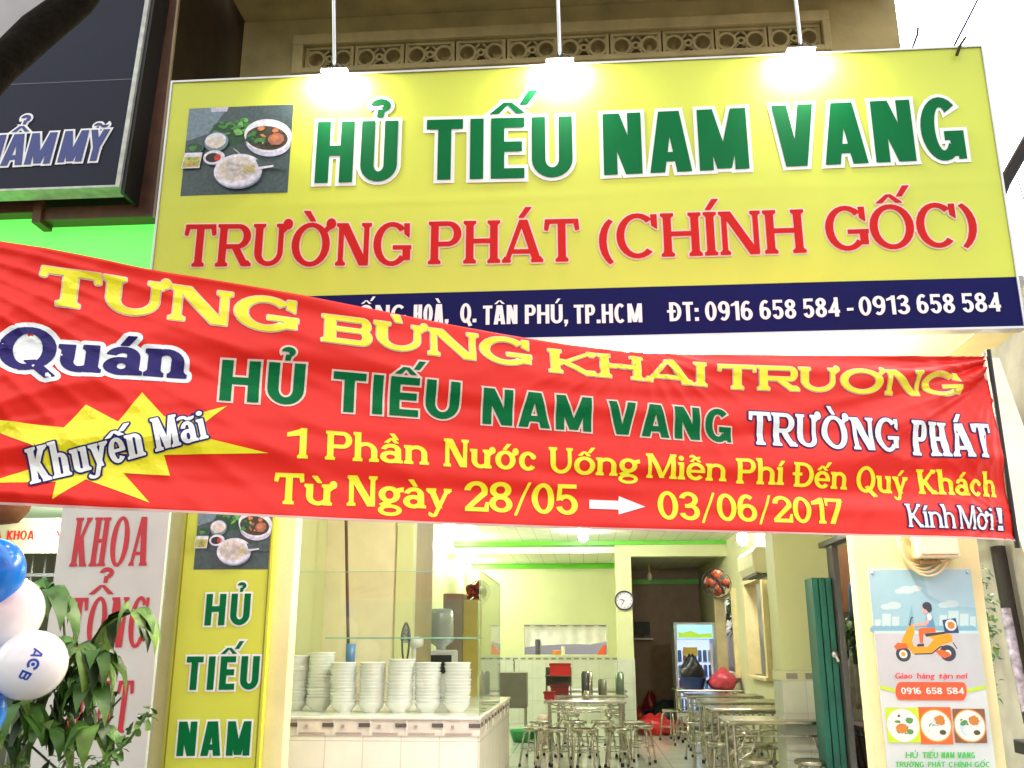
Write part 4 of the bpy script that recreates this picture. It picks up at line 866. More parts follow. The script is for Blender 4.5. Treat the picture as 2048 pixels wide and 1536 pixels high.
def leaf(mb, p, d, up, L, wd, droop=.6, m=0, seg=5):
    """one pointed, folded leaf from p along d"""
    d = Vector(d).normalized(); up = Vector(up); side = d.cross(up)
    side = side.normalized() if side.length > 1e-4 else Vector((1, 0, 0)); up = side.cross(d); vs = []; fs = []; P = Vector(p)
    prof = [0.02, .62, 1., .86, .5, 0.02]
    for i in range(seg+1):
        a = droop*i/seg; dd = d*math.cos(a)-Vector((0, 0, 1))*math.sin(a)
        if i: P = P+dd*(L/seg)
        h = wd*prof[i]; vs += [P-side*h+up*h*.35, P, P+side*h+up*h*.35]
    for i in range(seg): fs += [(3*i, 3*i+1, 3*i+4, 3*i+3), (3*i+1, 3*i+2, 3*i+5, 3*i+4)]
    mb.add(vs, fs, m, True)
def rv(r=rnd): 
    while True:
        q = Vector((r.uniform(-1, 1), r.uniform(-1, 1), r.uniform(-1, 1)))
        if .05 < q.length < 1: return q
b = MB()
for i in range(170):
    z = rnd.uniform(1.45, 1.86) if i < 120 else rnd.uniform(1.1, 1.5); leaf(b, (2.37+rnd.uniform(-.02, .05), 5.95+rnd.uniform(-.05, .2), z), rv()+Vector((.3, -.6, .2)), (0, 0, 1), rnd.uniform(.03, .06), rnd.uniform(.012, .022), .8, rnd.choice([0, 1]), 5)
b.tube([(2.37, 6.0, .7), (2.38, 6.0, 1.3), (2.39, 6.0, 1.78)], .012, 6, 0)
tag(b.build('climbing_plant', [LEAF, LEAF2]), 'small green climbing plant at the alley edge of the right pillar', 'plant')
bs = thing('blue_sign', 'edge of a dark blue sign board at the right border of the picture', 'sign', (3.45, 6.9, 4))
MB().box(3.42, 4.3, 6.9, 6.96, 3.93, 4.3).build('panel', M['sign_blue'], bs, .004); MB().tube([(3.6, 6.97, 3.7), (3.6, 6.97, 4.3)], .02, 8).build('post', M['grey_dark'], bs)
b = MB()
for k in range(6):
    o = Vector((rnd.uniform(-.05, .05), rnd.uniform(-.1, .1), rnd.uniform(-.05, .05))); b.tube([Vector((3.28, 7.2, 4.6))+o*.6, Vector((3.43, 7.1, 4.95))+o, Vector((3.72, 6.9, 5.45))+o, Vector((4.4, 6.4, 6.5))+o*.8], rnd.uniform(.02, .045), 8)
b.tube([(3.28, 7.2, 4.6), (3.2, 7.6, 4.3), (3.1, 9, 3.9)], .05, 8)
for k in range(10): q = Vector((3.5+k*.05, 7.05-k*.02, 4.98+k*.1)); b.tube([q, q+Vector((rnd.uniform(.02, .16), 0, -rnd.uniform(.1, .3)))], .006, 5)
tag(b.build('cable_bundle', mat('cable_black', (.012, .01, .014), .6, var=.4, scale=30)), 'thick bundle of black cables sloping up in the white sky at the right', 'cable')
for pts, lab in (([(3.0, 7, 5.9), (3.138, 7, 6.17), (3.381, 7, 6.601), (4.2, 7, 8.05)], 'thin violet-black overhead wire above the right corner of the sign'), ([(3.45, 7.5, 6.3), (3.70, 7.5, 6.8), (4.5, 7.5, 8.4)], 'fine overhead wire farthest right in the white sky'), ([(2.80, 7, 6.16), (2.86, 7, 6.3), (2.87, 7, 6.36)], 'short dangling twig of wire between shop wall and violet wire')):
    tag(MB().tube(pts, .011 if 'violet' in lab else .005, 6).build('overhead_wire', mat('wire_violet', (.03, .015, .09), .5)), lab, 'wire', 'overhead wires at the upper right')
tag(MB().tube([(2.28, 5.07, 4.79), (2.31, 5.07, 4.86), (2.36, 5.1, 4.93)], .009, 6).build('twig', M['wood_dark']), 'small dark twig lying over the top right edge of the yellow sign', 'twig')
# things seen through the side gate and windows
def cloth_item(name, lab, cat, col, x, y0, y1, z0, z1, group='laundry hanging in the alley', amp=.02, sl=0):
    b = MB(); n = 14; k = 8
    for i in range(n+1):
        for j in range(k+1):
            f = i/n; h = j/k; wdt = 1-.25*(h > .8); y = (y0+y1)/2+(f-.5)*(y1-y0)*(wdt if sl else 1)
            b.v.append((x+amp*math.sin(f*13+h*1.5)*(1.2-h), y, z0+(z1-z0)*h))
    for i in range(n):
        for j in range(k): a = i*(k+1)+j; b.f.append((a, a+1, a+k+2, a+k+1)); b.m.append(0); b.s.append(True)
    o = b.build(name, mat(name+'_cloth', col, .8, var=.25, scale=12)); m = o.modifiers.new('t', 'SOLIDIFY'); m.thickness = .006
    return tag(o, lab, cat, group)
cloth_item('hanging_shirt', 'blue shirt hanging near the orange board seen past the green door', 'shirt', (.06, .18, .4), 2.86, 10.2, 10.75, 1.65, 2.05, sl=1)
cloth_item('hanging_cloth', 'white cloth hanging low behind the teal door', 'cloth', (.62, .6, .58), 2.86, 10.55, 11.0, .75, 1.35)
cloth_item('hanging_trousers', 'long dark blue trousers hanging between white cloth and pillar', 'trousers', (.02, .09, .26), 2.84, 9.7, 10.4, .6, 1.42)
cloth_item('hanging_shirt', 'pale blue shirt seen in the nearer side window', 'shirt', (.2, .42, .5), 2.86, 14.6, 15.9, 1.85, 2.45, sl=1)
cloth_item('hanging_dress', 'pinkish dress hanging in the nearer side window', 'dress', (.5, .36, .34), 2.86, 14.2, 15.6, 1.0, 1.72, sl=1)
cloth_item('hanging_cloth', 'lilac cloth low in the farther side window', 'cloth', (.42, .36, .44), 2.86, 18.6, 20.2, .9, 1.7)
tag(MB().box(2.9, 2.96, 9.6, 12.2, 1.75, 2.6).build('orange_board', mat('board_orange', (.42, .16, .06), .6, var=.2)), 'orange brown board on the alley wall past the green door', 'board')
b = MB()
for i in range(90): leaf(b, Vector((2.82, 10.6, 1.52))+rv()*.18, rv(), (0, 0, 1), .12, .03, .8, rnd.choice([0, 1]))
b.tube([(2.84, 10.6, 1.2), (2.83, 10.6, 1.55)], .02, 6, 0)
tag(b.build('wall_plant', [LEAF, LEAF2]), 'leafy potted plant on the alley wall under the blue shirt', 'plant')
b = MB()
for i in range(120): leaf(b, Vector((2.82, 18.4, 2.0))+Vector((rnd.uniform(-.1, .1), rnd.uniform(-.5, .5), rnd.uniform(-.35, .35))), rv(), (0, 0, 1), .2, .05, .8, rnd.choice([0, 1]))
b.tube([(2.86, 18.4, 1.3), (2.83, 18.4, 2.1)], .02, 6, 0)
tag(b.build('wall_plant', [LEAF, LEAF2]), 'green plant seen in the farther side window', 'plant')
t = thing('brick_heap', 'brown brick step with a black wire grille low behind the right pillar', 'steps', (2.8, 9.5, 0))
MB().box(2.7, 2.96, 8.6, 11, -.02, .62).build('bricks', tile_mat('brick', (.2, .12, .08), (.16, .1, .07), .2, .08, (.1, .09, .08), .9, .01, 'yz', .5), t)
b = MB()
for i in range(12): b.tube([(2.66, 8.6+i*.2, 0), (2.66, 8.9+i*.2, .6)], .01, 5)
for z in (.15, .35, .55): b.tube([(2.665, 8.6, z), (2.665, 11, z)], .01, 5)
b.build('grille', M['black'], t)
ml = thing('motorbike_light', 'glowing red and orange motorbike tail light at the bottom right border', 'tail light', (2.75, 6.2, .85))
MB().lathe([(0, -.05), (.03, -.045), (.045, 0), (.05, .03)], (2.635, 6.1, .87), 16, 0, 'y').build('lens', mat('red_lens', (.7, .05, .01), .3, var=0, emit=(1, .1, .01), estr=5), ml)
MB().box(2.62, 2.72, 6.135, 6.4, .76, .84).tube([(2.72, 6.2, .8), (2.62, 6.15, .5), (2.66, 6.15, .2)], .02, 8).build('mudguard', M['black'], ml, .02)
# green folding door leaf and its frame
dr = thing('folding_door', 'teal green folded metal door leaf at the side opening', 'door', (2.12, 8.7, 0))
b = MB()
for i in range(3): b.box(2.0+i*.058, 2.0+i*.058+.05, 8.62-(i % 2)*.012, 8.9, .02, 1.97)
b.box(2.005, 2.165, 8.65, 8.88, .03, 1.96)
b.build('panel', mat('teal_metal', (.012, .14, .105), .5, var=.3, scale=3, bump=.05), dr, .004)
MB().tube([(2.14, 8.6, 1.31), (2.14, 8.57, 1.31), (2.155, 8.57, 1.26)], .012, 8).lathe([(0, -.02), (.03, -.015), (.03, 0)], (2.14, 8.605, 1.32), 14, 0, 'y').build('handle', M['steel_pipe'], dr)
df = thing('door_frame', 'dark steel frame and rail around the side opening behind the right pillar', 'door frame', (2.3, 8, 0))
MB().box(2.18, 2.23, 8.55, 8.75, 0, 2.25).build('post', M['grey_dark'], df, .004); MB().box(2.15, 2.25, 6.21, 8.9, 2.251, 2.298).build('rail', M['grey_dark'], df)
# ------------------------------------------------------------------ lamps inside
def bulb(x, y, z, lab, en, name='wall_lamp'):
    t = thing(name, lab, 'lamp', (x, y, z), 'bare white lamps inside the shop')
    MB().lathe([(0, -.13), (.05, -.11), (.075, -.05), (.06, .01), (.03, .04)], (x, y, z), 20).build('bulb', MB_EM, t)
    MB().lathe([(.03, .04), (.032, .09), (.0, .09)], (x, y, z), 16).build('holder', M['white_plastic'], t)
    lamp('lamp_light', 'POINT', (x, y, z-.02), en, (1, .98, .9), .08, None, t)
bulb(-2.12, 14.9, 2.93, 'white lamp high on the left wall by the nearer green beam', 100)
bulb(-2.12, 17.5, 2.78, 'white lamp on the left wall near the back green cornice', 45)
bulb(2.05, 12.4, 2.76, 'white lamp over the air conditioner on the right side wall', 100)
bulb(.0, 14.3, 3.02, 'ceiling lamp half hidden by the banner bottom edge', 120, 'ceiling_lamp')
bulb(-.2, 6.45, 2.97, 'added lamp unseen behind the banner, brightening the counter', 150, 'ceiling_lamp')  # added lamp, hidden from view, to brighten counter and front room
# ------------------------------------------------------------------ counter with glass case
ct = thing('serving_counter', 'white tiled serving counter with a patterned tile border', 'counter', (-1.45, 7.6, 0))
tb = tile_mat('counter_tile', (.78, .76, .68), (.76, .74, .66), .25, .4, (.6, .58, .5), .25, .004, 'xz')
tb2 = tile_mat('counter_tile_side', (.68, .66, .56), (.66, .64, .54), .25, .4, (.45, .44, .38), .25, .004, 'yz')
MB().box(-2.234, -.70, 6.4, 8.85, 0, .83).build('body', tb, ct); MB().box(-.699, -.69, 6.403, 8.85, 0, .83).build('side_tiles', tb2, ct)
b = MB(); b.box(-2.234, -.69, 6.395, 8.85, .831, .93, 0)
x = -2.2
while x < -.72:
    b.box(x, x+.075, 6.388, 6.394, .885, .91, 1); b.box(x-.115, x-.095, 6.388, 6.394, .88, .9, 2); b.box(x-.17, x-.16, 6.389, 6.394, .833, .929, 3)
    b.box(x-.15, x+.02, 6.39, 6.394, .842, .852, 2); x += .24
y = 6.5
while y < 8.8: b.box(-.689, -.683, y, y+.09, .885, .91, 1); b.box(-.689, -.684, y+.13, y+.15, .88, .9, 2); y += .24
b.build('tile_border', [mat('border_base', (.68, .64, .57), .25), mat('border_dark', (.1, .08, .07), .3), mat('border_rose', (.4, .33, .29), .3), mat('border_gap', (.75, .72, .64), .4)], ct)
MB().box(-2.234, -.68, 6.385, 8.86, .931, .95).build('top', mat('counter_top', (.7, .7, .62), .2), ct, .004)
GLS = glass_mat('glass'); GE = mat('glass_edge', (.25, .5, .38), .1, var=0)
gc = thing('glass_case', 'clear glass display case standing on the tiled counter', 'glass case', (-1.4, 6.5, .95))
MB().box(-2.23, -.705, 6.45, 6.456, .952, 1.88).build('front_pane', GLS, gc); MB().box(-.70, -.694, 6.45, 7.95, .952, 1.88).build('side_pane', GLS, gc)
MB().box(-1.75, -.705, 6.46, 6.85, 1.44, 1.448).build('shelf', GLS, gc)
b = MB(); b.box(-.704, -.701, 6.448, 6.457, .952, 1.88).box(-1.75, -.705, 6.457, 6.4595, 1.439, 1.449).box(-2.23, -.705, 6.4495, 6.457, 1.8805, 1.884).box(-.70, -.694, 6.457, 7.95, 1.8805, 1.885).box(-.70, -.694, 7.951, 7.956, .952, 1.88)
b.build('edge', GE, gc)
# bowls in stacks
ORD = 'bottom second third fourth fifth sixth seventh eighth ninth tenth eleventh twelfth thirteenth fourteenth fifteenth sixteenth seventeenth eighteenth nineteenth twentieth'.split()
SN = ['leftmost', 'second', 'third', 'fourth', 'fifth', 'sixth', 'rightmost']
b = MB(); b.lathe([(.0, .012), (.045, .0105), (.05, 0), (.047, 0), (.055, .014), (.078, .034), (.092, .062), (.0945, .066), (.091, .066), (.074, .037), (.05, .018), (0, .0165)], (0, 0, 0), 32)
b0 = b.build('bowl', M['porcelain']); first = True
for k, (x, n, yy) in enumerate(((-2.075, 15, 6.95), (-1.89, 16, 6.9), (-1.685, 13, 6.78), (-1.488, 13, 6.79), (-1.29, 14, 6.77), (-1.09, 13, 6.79), (-.888, 13, 6.78))):
    for i in range(n):
        o = b0 if first else b0.copy()
        if not first: COL.objects.link(o)
        first = False
        o.location = (x+rnd.uniform(-.0035, .0035)+.0009*i*math.sin(k*2.1), yy+rnd.uniform(-.003, .003), .95+i*.0222); o.rotation_euler = (0, 0, rnd.uniform(0, 6))
        pos = 'bottom bowl' if i == 0 else ('top bowl' if i == n-1 else ORD[i]+' bowl up')
        tag(o, f'white porcelain bowl, {pos} of the {SN[k]} stack on the counter' if k else f'white porcelain bowl, {pos} of the stack beside the pillar on the counter', 'bowl', 'white bowls stacked on the counter')
# leaning pole, desk fan, notices
tag(MB().tube([(-1.97, 7.7, 2.55), (-1.87, 7.62, 1.32), (-1.86, 7.6, .951)], .013, 8).build('broom_stick', mat('stick_brown', (.07, .025, .012), .5)), 'dark brown stick leaning on the wall behind the bowls', 'stick')
tag(MB().lathe([(0, 0), (.035, 0), (.04, .17), (.036, .17), (.03, .01), (0, .01)], (-1.80, 7.4, 1.24), 16).lathe([(.0, -.29), (.03, -.289), (.034, 0), (0, 0)], (-1.80, 7.4, 1.24), 16).build('blue_cup', mat('cup_blue', (.1, .25, .5), .3)), 'blue plastic cup standing behind the second bowl stack', 'cup')
t = thing('desk_fan', 'small grey desk fan seen edge-on above the bowl stacks', 'fan', (-1.42, 7.7, .95))
b = MB()
for k in range(12): b.tube([(-1.43+.03*math.sin(a), 7.7+.15*math.cos(a)*math.cos(k*PI/12), 1.42+.15*math.cos(a)*math.sin(k*PI/12)) for a in [R_(-90+i*18) for i in range(11)]], .003, 5)
b.tube([(-1.43, 7.7+.15*math.cos(2*PI*i/20), 1.42+.15*math.sin(2*PI*i/20)) for i in range(21)], .008, 6); b.build('cage', M['grey_dark'], t)
b = MB(); b.lathe([(.0, 0), (.04, .005), (.045, .06), (.03, .1), (0, .1)], (-1.39, 7.7, 1.42), 14, 0, 'x').tube([(-1.36, 7.7, 1.42), (-1.36, 7.7, .97)], .016, 8).lathe([(.09, 0), (.09, .015), (.02, .03)], (-1.36, 7.7, .951), 18); b.build('motor_stand', mat('fan_white', (.6, .62, .58), .4), t)
b = MB()
for k in range(3): a = k*2.09; b.add([(-1.43, 7.7, 1.42), (-1.42, 7.7+.12*math.cos(a), 1.42+.12*math.sin(a)), (-1.44, 7.7+.11*math.cos(a+.8), 1.42+.11*math.sin(a+.8))], [(0, 1, 2)])
bl_ = b.build('blades', mat('fan_blade', (.2, .28, .3), .4), t)
t = thing('water_dispenser', 'white and black water dispenser by the left wall behind the bowls', 'dispenser', (-1.5, 10, 0))
MB().box(-1.68, -1.34, 9.9, 10.25, 0, 1.35).build('body', M['white_plastic'], t, .02); MB().box(-1.66, -1.36, 9.885, 9.899, 1.12, 1.3).build('tap_panel', M['black'], t, .005)
b = MB(); b.lathe([(.0, .42), (.11, .41), (.13, .36), (.13, .08), (.05, .03), (.05, 0)], (-1.5, 10.08, 1.351), 22); b.build('bottle', mat('water_bottle', (.6, .68, .72), .15, trans=.5), t)
t = thing('tall_cabinet', 'tall grey cabinet with a yellow side beyond the counter', 'cabinet', (-1.45, 11.2, 0))
MB().box(-1.62, -1.39, 11.0, 11.5, 0, 1.97).build('body', mat('cab_grey', (.3, .26, .19), .5), t, .006); MB().box(-1.388, -1.22, 11.02, 11.5, 0, 1.9).build('side_panel', mat('cab_yellow', (.6, .5, .1), .5), t, .004)
MB().box(-1.41, -1.405, 10.985, 10.999, .9, 1.1).build('handle', M['steel'], t)
def wall_fan(x, y, z, dx, lab, r=.22):
    t = thing('wall_fan', lab, 'fan', (x, y, z), 'orange bladed wall fans'); c = Vector((x, y, z)); ax = Vector((dx, -.75, -.25)).normalized(); u = ax.orthogonal().normalized(); v_ = ax.cross(u)
    b = MB()
    for q in (.35, .7, 1.): b.tube([c+ax*.05*(1.2-q)+(u*math.cos(2*PI*i/24)+v_*math.sin(2*PI*i/24))*r*q for i in range(25)], .005, 5)
    for k in range(18): a = 2*PI*k/18; d = u*math.cos(a)+v_*math.sin(a); b.tube([c+ax*.06, c+ax*.045+d*r*.6, c+d*r, c-ax*.08+d*r*.6], .0025, 4)
    b.build('cage', M['black'], t)
    b = MB()
    for k in range(4):
        a0 = k*PI/2+.3; pts = [c-ax*.02, c-ax*.035+(u*math.cos(a0)+v_*math.sin(a0))*r*.85, c-ax*.01+(u*math.cos(a0+.55)+v_*math.sin(a0+.55))*r*.93, c+ax*.005+(u*math.cos(a0+1.05)+v_*math.sin(a0+1.05))*r*.75]
        b.add(pts, [(0, 1, 2, 3)], 0, True)
    o = b.build('blades', mat('fan_orange', (.35, .05, .015), .35), t); m = o.modifiers.new('t', 'SOLIDIFY'); m.thickness = .004
    b = MB(); b.tube([c-ax*.05, c-ax*.09, c-ax*.22, c-ax*.24], [.04, .075, .06, .02], 14); b.tube([c-ax*.2, c-ax*.22+Vector((0, 0, -.1)), (x-dx*.35, y+.25, z-.12)], .02, 8); b.build('motor', M['black'], t)
wall_fan(-1.27, 11.45, 2.0, .5, 'orange bladed wall fan over the yellow side of the tall cabinet', .15)
wall_fan(1.78, 13.1, 2.2, -.35, 'orange bladed black wall fan below the air conditioner on the right', .2)
t = thing('air_conditioner', 'cream wall air conditioner above the orange fan on the right wall', 'air conditioner', (2.1, 12, 2.3))
MB().prism([(1.98, 2.3), (2.02, 2.22), (2.345, 2.2), (2.345, 2.52), (2.03, 2.52), (1.98, 2.46)], 11.4, 12.5).build('body', M['cream_pale'], t, .01); b = MB()
for i in range(3): b.box(2.02+i*.08, 2.07+i*.08, 11.42, 12.48, 2.195-.0+.004*i, 2.2-.0+.012)
b.build('louvre', M['grey_dark'], t)
# clock
t = thing('wall_clock', 'round white wall clock with a dark rim on the inner pillar', 'clock', (.65, 15.88, 2.1))
MB().lathe([(.135, 0), (.155, -.012), (.16, -.03), (.15, -.045), (.138, -.04), (.135, -.02)], (.65, 15.895, 2.1), 36, 0, 'y').build('rim', mat('clock_rim', (.05, .035, .05), .35), t)
MB().lathe([(0, -.012), (.137, -.012)], (.65, 15.895, 2.1), 36, 0, 'y').build('face', mat('clock_face', (.72, .72, .8), .35), t)
b = MB()
for k in range(12): a = k*PI/6; b.box(.65+.115*math.sin(a)-.004, .65+.115*math.sin(a)+.004, 15.876, 15.88, 2.1+.115*math.cos(a)-.01, 2.1+.115*math.cos(a)+.01)
b.build('hour_mark', M['grey_dark'], t)
b = MB(); b.tube([(.65, 15.872, 2.1), (.585, 15.872, 2.12)], .006, 6).tube([(.65, 15.868, 2.1), (.60, 15.868, 2.02)], .004, 6); b.build('hand', M['black'], t)
# back window curtain and kitchen things
t = thing('serving_hatch', 'white curtain over the wide hatch in the back wall', 'curtain', (-.4, 18.4, 1.25))
b = MB(); n = 60
for i in range(n+1):
    f = i/n; x = -1.15+1.55*f; low = 1.36+.05*math.sin(f*2.6)+(.09 if f > .8 else 0)*(f-.8)*4
    for j in range(7): h = j/6; b.v.append((x, 18.52+.012*math.sin(f*40+h), low+(1.765-low)*h))
for i in range(n):
    for j in range(6): a = i*7+j; b.f.append((a, a+7, a+8, a+1)); b.m.append(0); b.s.append(True)
b.build('curtain', mat('curtain_white', (.85, .84, .8), .6), t); MB().tube([(-1.155, 18.52, 1.75), (.405, 18.52, 1.75)], .008, 6).build('rail', M['steel'], t)
def canister(x, y, z, r, h, lab, m, name='canister', cat='canister', g='steel canisters on the tables'):
    return tag(MB().lathe([(0, 0), (r*.95, 0), (r, .01), (r, h*.9), (r*.8, h*.93), (r*.8, h), (0, h)], (x, y, z), 18).build(name, M[m] if isinstance(m, str) else m), lab, cat, g)
canister(-.9, 18.5, 1.221, .05, .28, 'dark tall bottle on the hatch sill before the curtain', 'grey_dark', 'bottle', 'bottle', None)
canister(-.42, 18.5, 1.221, .035, .16, 'small cream bottle in the middle of the hatch sill', 'cream_pale', 'bottle', 'bottle', None)
tag(MB().box(-.62, -.47, 18.48, 18.58, 1.221, 1.3).build('sauce_box', mat('orange_pack', (.7, .25, .03), .5), None, .01), 'orange pack on the hatch sill', 'box')
tag(MB().prism([(.2, 1.221), (.38, 1.221), (.4, 1.38), (.33, 1.4), (.26, 1.3)], 18.46, 18.51).build('red_bag', mat('red_pack', (.75, .1, .03), .35)), 'red orange bag at the right end of the hatch sill', 'bag')
t = thing('sink_unit', 'dark steel sink unit standing by the back wall beyond the counter', 'sink', (-1.15, 15.6, 0))
MB().box(-1.38, -.93, 15.4, 15.8, .45, .98).build('basin', mat('dark_steel', (.17, .17, .13), .35, .7), t, .01); b = MB()
for x in (-1.35, -.96):
    for y in (15.43, 15.77): b.tube([(x, y, 0), (x, y, .45)], .015, 6)
b.build('leg', M['steel'], t); MB().tube([(-1.15, 15.76, .98), (-1.15, 15.76, 1.15), (-1.15, 15.6, 1.17), (-1.15, 15.58, 1.1)], .012, 8).build('tap', M['steel'], t)
def basin(x, y, z, r, h, col, lab, name='basin'):
    return tag(MB().lathe([(0, .01), (r*.75, .0), (r*.78, .01), (r, h-.01), (r*1.06, h), (r*1.04, h+.008), (r*.96, h), (r*.74, .02), (0, .02)], (x, y, z), 26).build(name, mat(name+'_col', col, .35, var=.05)), lab, 'basin')
basin(-.92, 15.0, 0, .25, .16, (.01, .25, .06), 'green plastic basin on the floor under the sink unit')
canister(-.63, 14.7, 0, .1, .4, 'pale pink bucket on the floor left of the dining tables', mat('pink_bucket', (.55, .42, .36), .5), 'bucket', 'bucket', None)
# tables and stools
def make_table():
    r = thing('dining_table', '-', 'table', (0, 0, 0), 'steel topped dining tables in two rows')
    b = MB(); b.box(-.5, .5, -.32, .32, .715, .75); b.build('tabletop', M['steel'], r, .012, True)
    for sx in (-1, 1):
        for sy in (-1, 1):
            l = MB(); l.tube([(sx*.44, sy*.26, .714), (sx*.43, sy*.27, .06), (sx*.43, sy*.27, .0)], .016, 8).tube([(sx*.44, sy*.26, .714), (sx*.32, sy*.25, .68), (sx*.25, sy*.25, .6), (sx*.30, sy*.255, .48), (sx*.433, sy*.265, .4)], .008, 6); o = l.build('leg', M['steel'], r, 0, True)
            f = MB(); f.lathe([(.0, 0), (.02, 0), (.02, .045), (0, .045)], (sx*.43, sy*.27, 0), 10); f.build('foot', M['rubber'], o, 0, True)
    for sy in (-1, 1):
        MB().tube([(-.435, sy*.265, .62), (.435, sy*.265, .62)], .01, 6).build('stretcher', M['steel'], r, 0, True)
    MB().tube([(-.43, .265, .2), (-.43, 0, .2), (.43, 0, .2), (.43, .265, .2)], .01, 6).build('footrest', M['steel'], r, 0, True)
    return r
def make_stool():
    r = thing('stool', '-', 'stool', (0, 0, 0), 'round steel stools around the dining tables')
    MB().lathe([(0, .442), (.12, .442), (.145, .45), (.15, .442), (.148, .415), (.14, .41), (0, .412)][::-1], (0, 0, 0), 26).build('seat', M['steel'], r, 0, True)
    for k in range(4):
        a = PI/4+k*PI/2; c, s_ = math.cos(a), math.sin(a)
        o = MB().tube([(c*.09, s_*.09, .41), (c*.13, s_*.13, .38), (c*.15, s_*.15, .3), (c*.19, s_*.19, .0)], .0125, 8).build('leg', M['steel'], r, 0, True)
        MB().lathe([(0, 0), (.017, 0), (.017, .035), (0, .035)], (c*.19, s_*.19, 0), 10).build('foot', M['rubber'], o, 0, True)
    MB().tube([(.158*math.cos(2*PI*i/24), .158*math.sin(2*PI*i/24), .2) for i in range(25)], .007, 6).build('ring', M['steel'], r, 0, True)
    return r
tab = make_table(); used = [0]
def place(proto, key, x, y, rz, lab, _u={}):
    o = proto if key not in _u else copy_tree(proto); _u[key] = 1
    o.location = (x, y, 0); o.rotation_euler = (0, 0, rz); o['label'] = lab
RT = [(1.75, 9.3, 'steel dining table nearest on the right, partly before the teal door'), (1.82, 10.9, 'second steel dining table of the right row, beside the inner pillar'), (1.84, 12.2, 'third steel dining table of the right row'), (1.84, 13.6, 'fourth steel dining table of the right row, under the side window'), (1.84, 15.3, 'farthest steel table of the right row, carrying the blue basin and pink bag')]
LT = [(-.02, 12.3, 'front steel dining table of the left row, facing the street'), (.05, 13.6, 'second steel table of the left row, holding the red crate'), (.1, 15.0, 'steel table of the left row closest to the back wall')]
for q in RT+LT: place(tab, 't', q[0], q[1], rnd.uniform(-.02, .02), q[2])
st = make_stool()
SP = [(1.46, 8.85, 'stool at the left front of the nearest right table'), (1.92, 8.8, 'stool at the right front of the nearest right table'), (1.36, 10.3, 'stool in the aisle left of the second right table'), (1.66, 10.2, 'stool between the nearest and second right tables, aisle side'), (1.95, 10.2, 'stool between the nearest and second right tables, wall side'), (1.38, 11.55, 'stool in the aisle before the third right table'), (1.78, 11.5, 'stool tucked before the third right table'), (1.42, 12.95, 'stool in the aisle before the fourth right table'), (1.82, 12.9, 'stool tucked before the fourth right table'), (1.45, 14.55, 'stool in the aisle before the farthest right table'), (1.85, 14.5, 'stool tucked before the farthest right table'), (1.30, 15.4, 'stool at the aisle end of the farthest right table'),
      (-.62, 12.0, 'stool at the left end of the front left table'), (-.38, 11.8, 'stool before the left front corner of the front left table'), (-.02, 11.75, 'stool before the middle of the front left table'), (.36, 11.9, 'stool before the right front corner of the front left table'), (.66, 12.4, 'stool at the right end of the front left table'), (.6, 12.95, 'stool in the aisle right of the second left table'), (-.6, 13.0, 'stool left behind the front left table'), (-.15, 12.95, 'stool behind the middle of the front left table'), (.2, 13.0, 'stool right behind the front left table'), (-.25, 14.3, 'stool between the second and back left tables, left one'), (.4, 14.3, 'stool between the second and back left tables, right one')]
for q in SP: place(st, 's', q[0], q[1], rnd.uniform(0, 1.5), q[2])
def crate(x, y, z, w, d, h, lab, col, name='crate'):
    t = thing(name, lab, 'crate', (x, y, z)); b = MB(); b.box(x-w/2, x+w/2, y-d/2, y+d/2, z, z+.012)
    b.box(x-w/2, x+w/2, y-d/2, y-d/2+.01, z+.012, z+h).box(x-w/2, x+w/2, y+d/2-.01, y+d/2, z+.012, z+h).box(x-w/2, x-w/2+.01, y-d/2+.01, y+d/2-.01, z+.012, z+h).box(x+w/2-.01, x+w/2, y-d/2+.01, y+d/2-.01, z+.012, z+h)
    b.build('box', mat('crate_col', col, .4, var=.05), t); MB().box(x-w/2-.01, x+w/2+.01, y-d/2-.012, y-d/2-.001, z+h-.03, z+h).build('rim', mat('crate_rim', [c*.7 for c in col], .4), t); return t
b = MB(); b.box(-.56, -.2, 13.4, 13.7, .98, .995)
for x in (-.55, -.22):
    for y in (13.41, 13.68): b.box(x, x+.015, y, y+.015, .751, 1.1)
b.box(-.56, -.2, 13.68, 13.695, .85, 1.1); tag(b.build('dish_rack', mat('rack_dark', (.14, .13, .09), .5)), 'dark two level rack carrying the red crate', 'rack')
crate(-.35, 13.5, .996, .28, .2, .16, 'bright red crate on top of the dark rack', (.75, .02, .015))
crate(-.36, 13.52, .751, .24, .2, .12, 'dark red crate under the rack shelf', (.25, .02, .015))
crate(-.46, 12.35, .751, .13, .12, .09, 'small red box at the left end of the front left table', (.6, .02, .02))
canister(-.02, 13.55, .751, .045, .3, 'tall black canister left of the others on the second left table', 'grey_dark'); canister(.05, 13.6, .751, .04, .3, 'slim steel canister right beside the tall black one', 'steel'); canister(.22, 13.55, .751, .06, .2, 'short grey canister in the middle of the second left table', mat('can_grey', (.22, .22, .16), .4)); canister(.46, 13.65, .751, .06, .29, 'greenish steel canister at the right end of the second left table', mat('can_green', (.2, .27, .2), .3, .6))
canister(.0, 12.3, .751, .035, .1, 'small chrome cup on the front left table', 'steel', 'cup', 'cup', None)
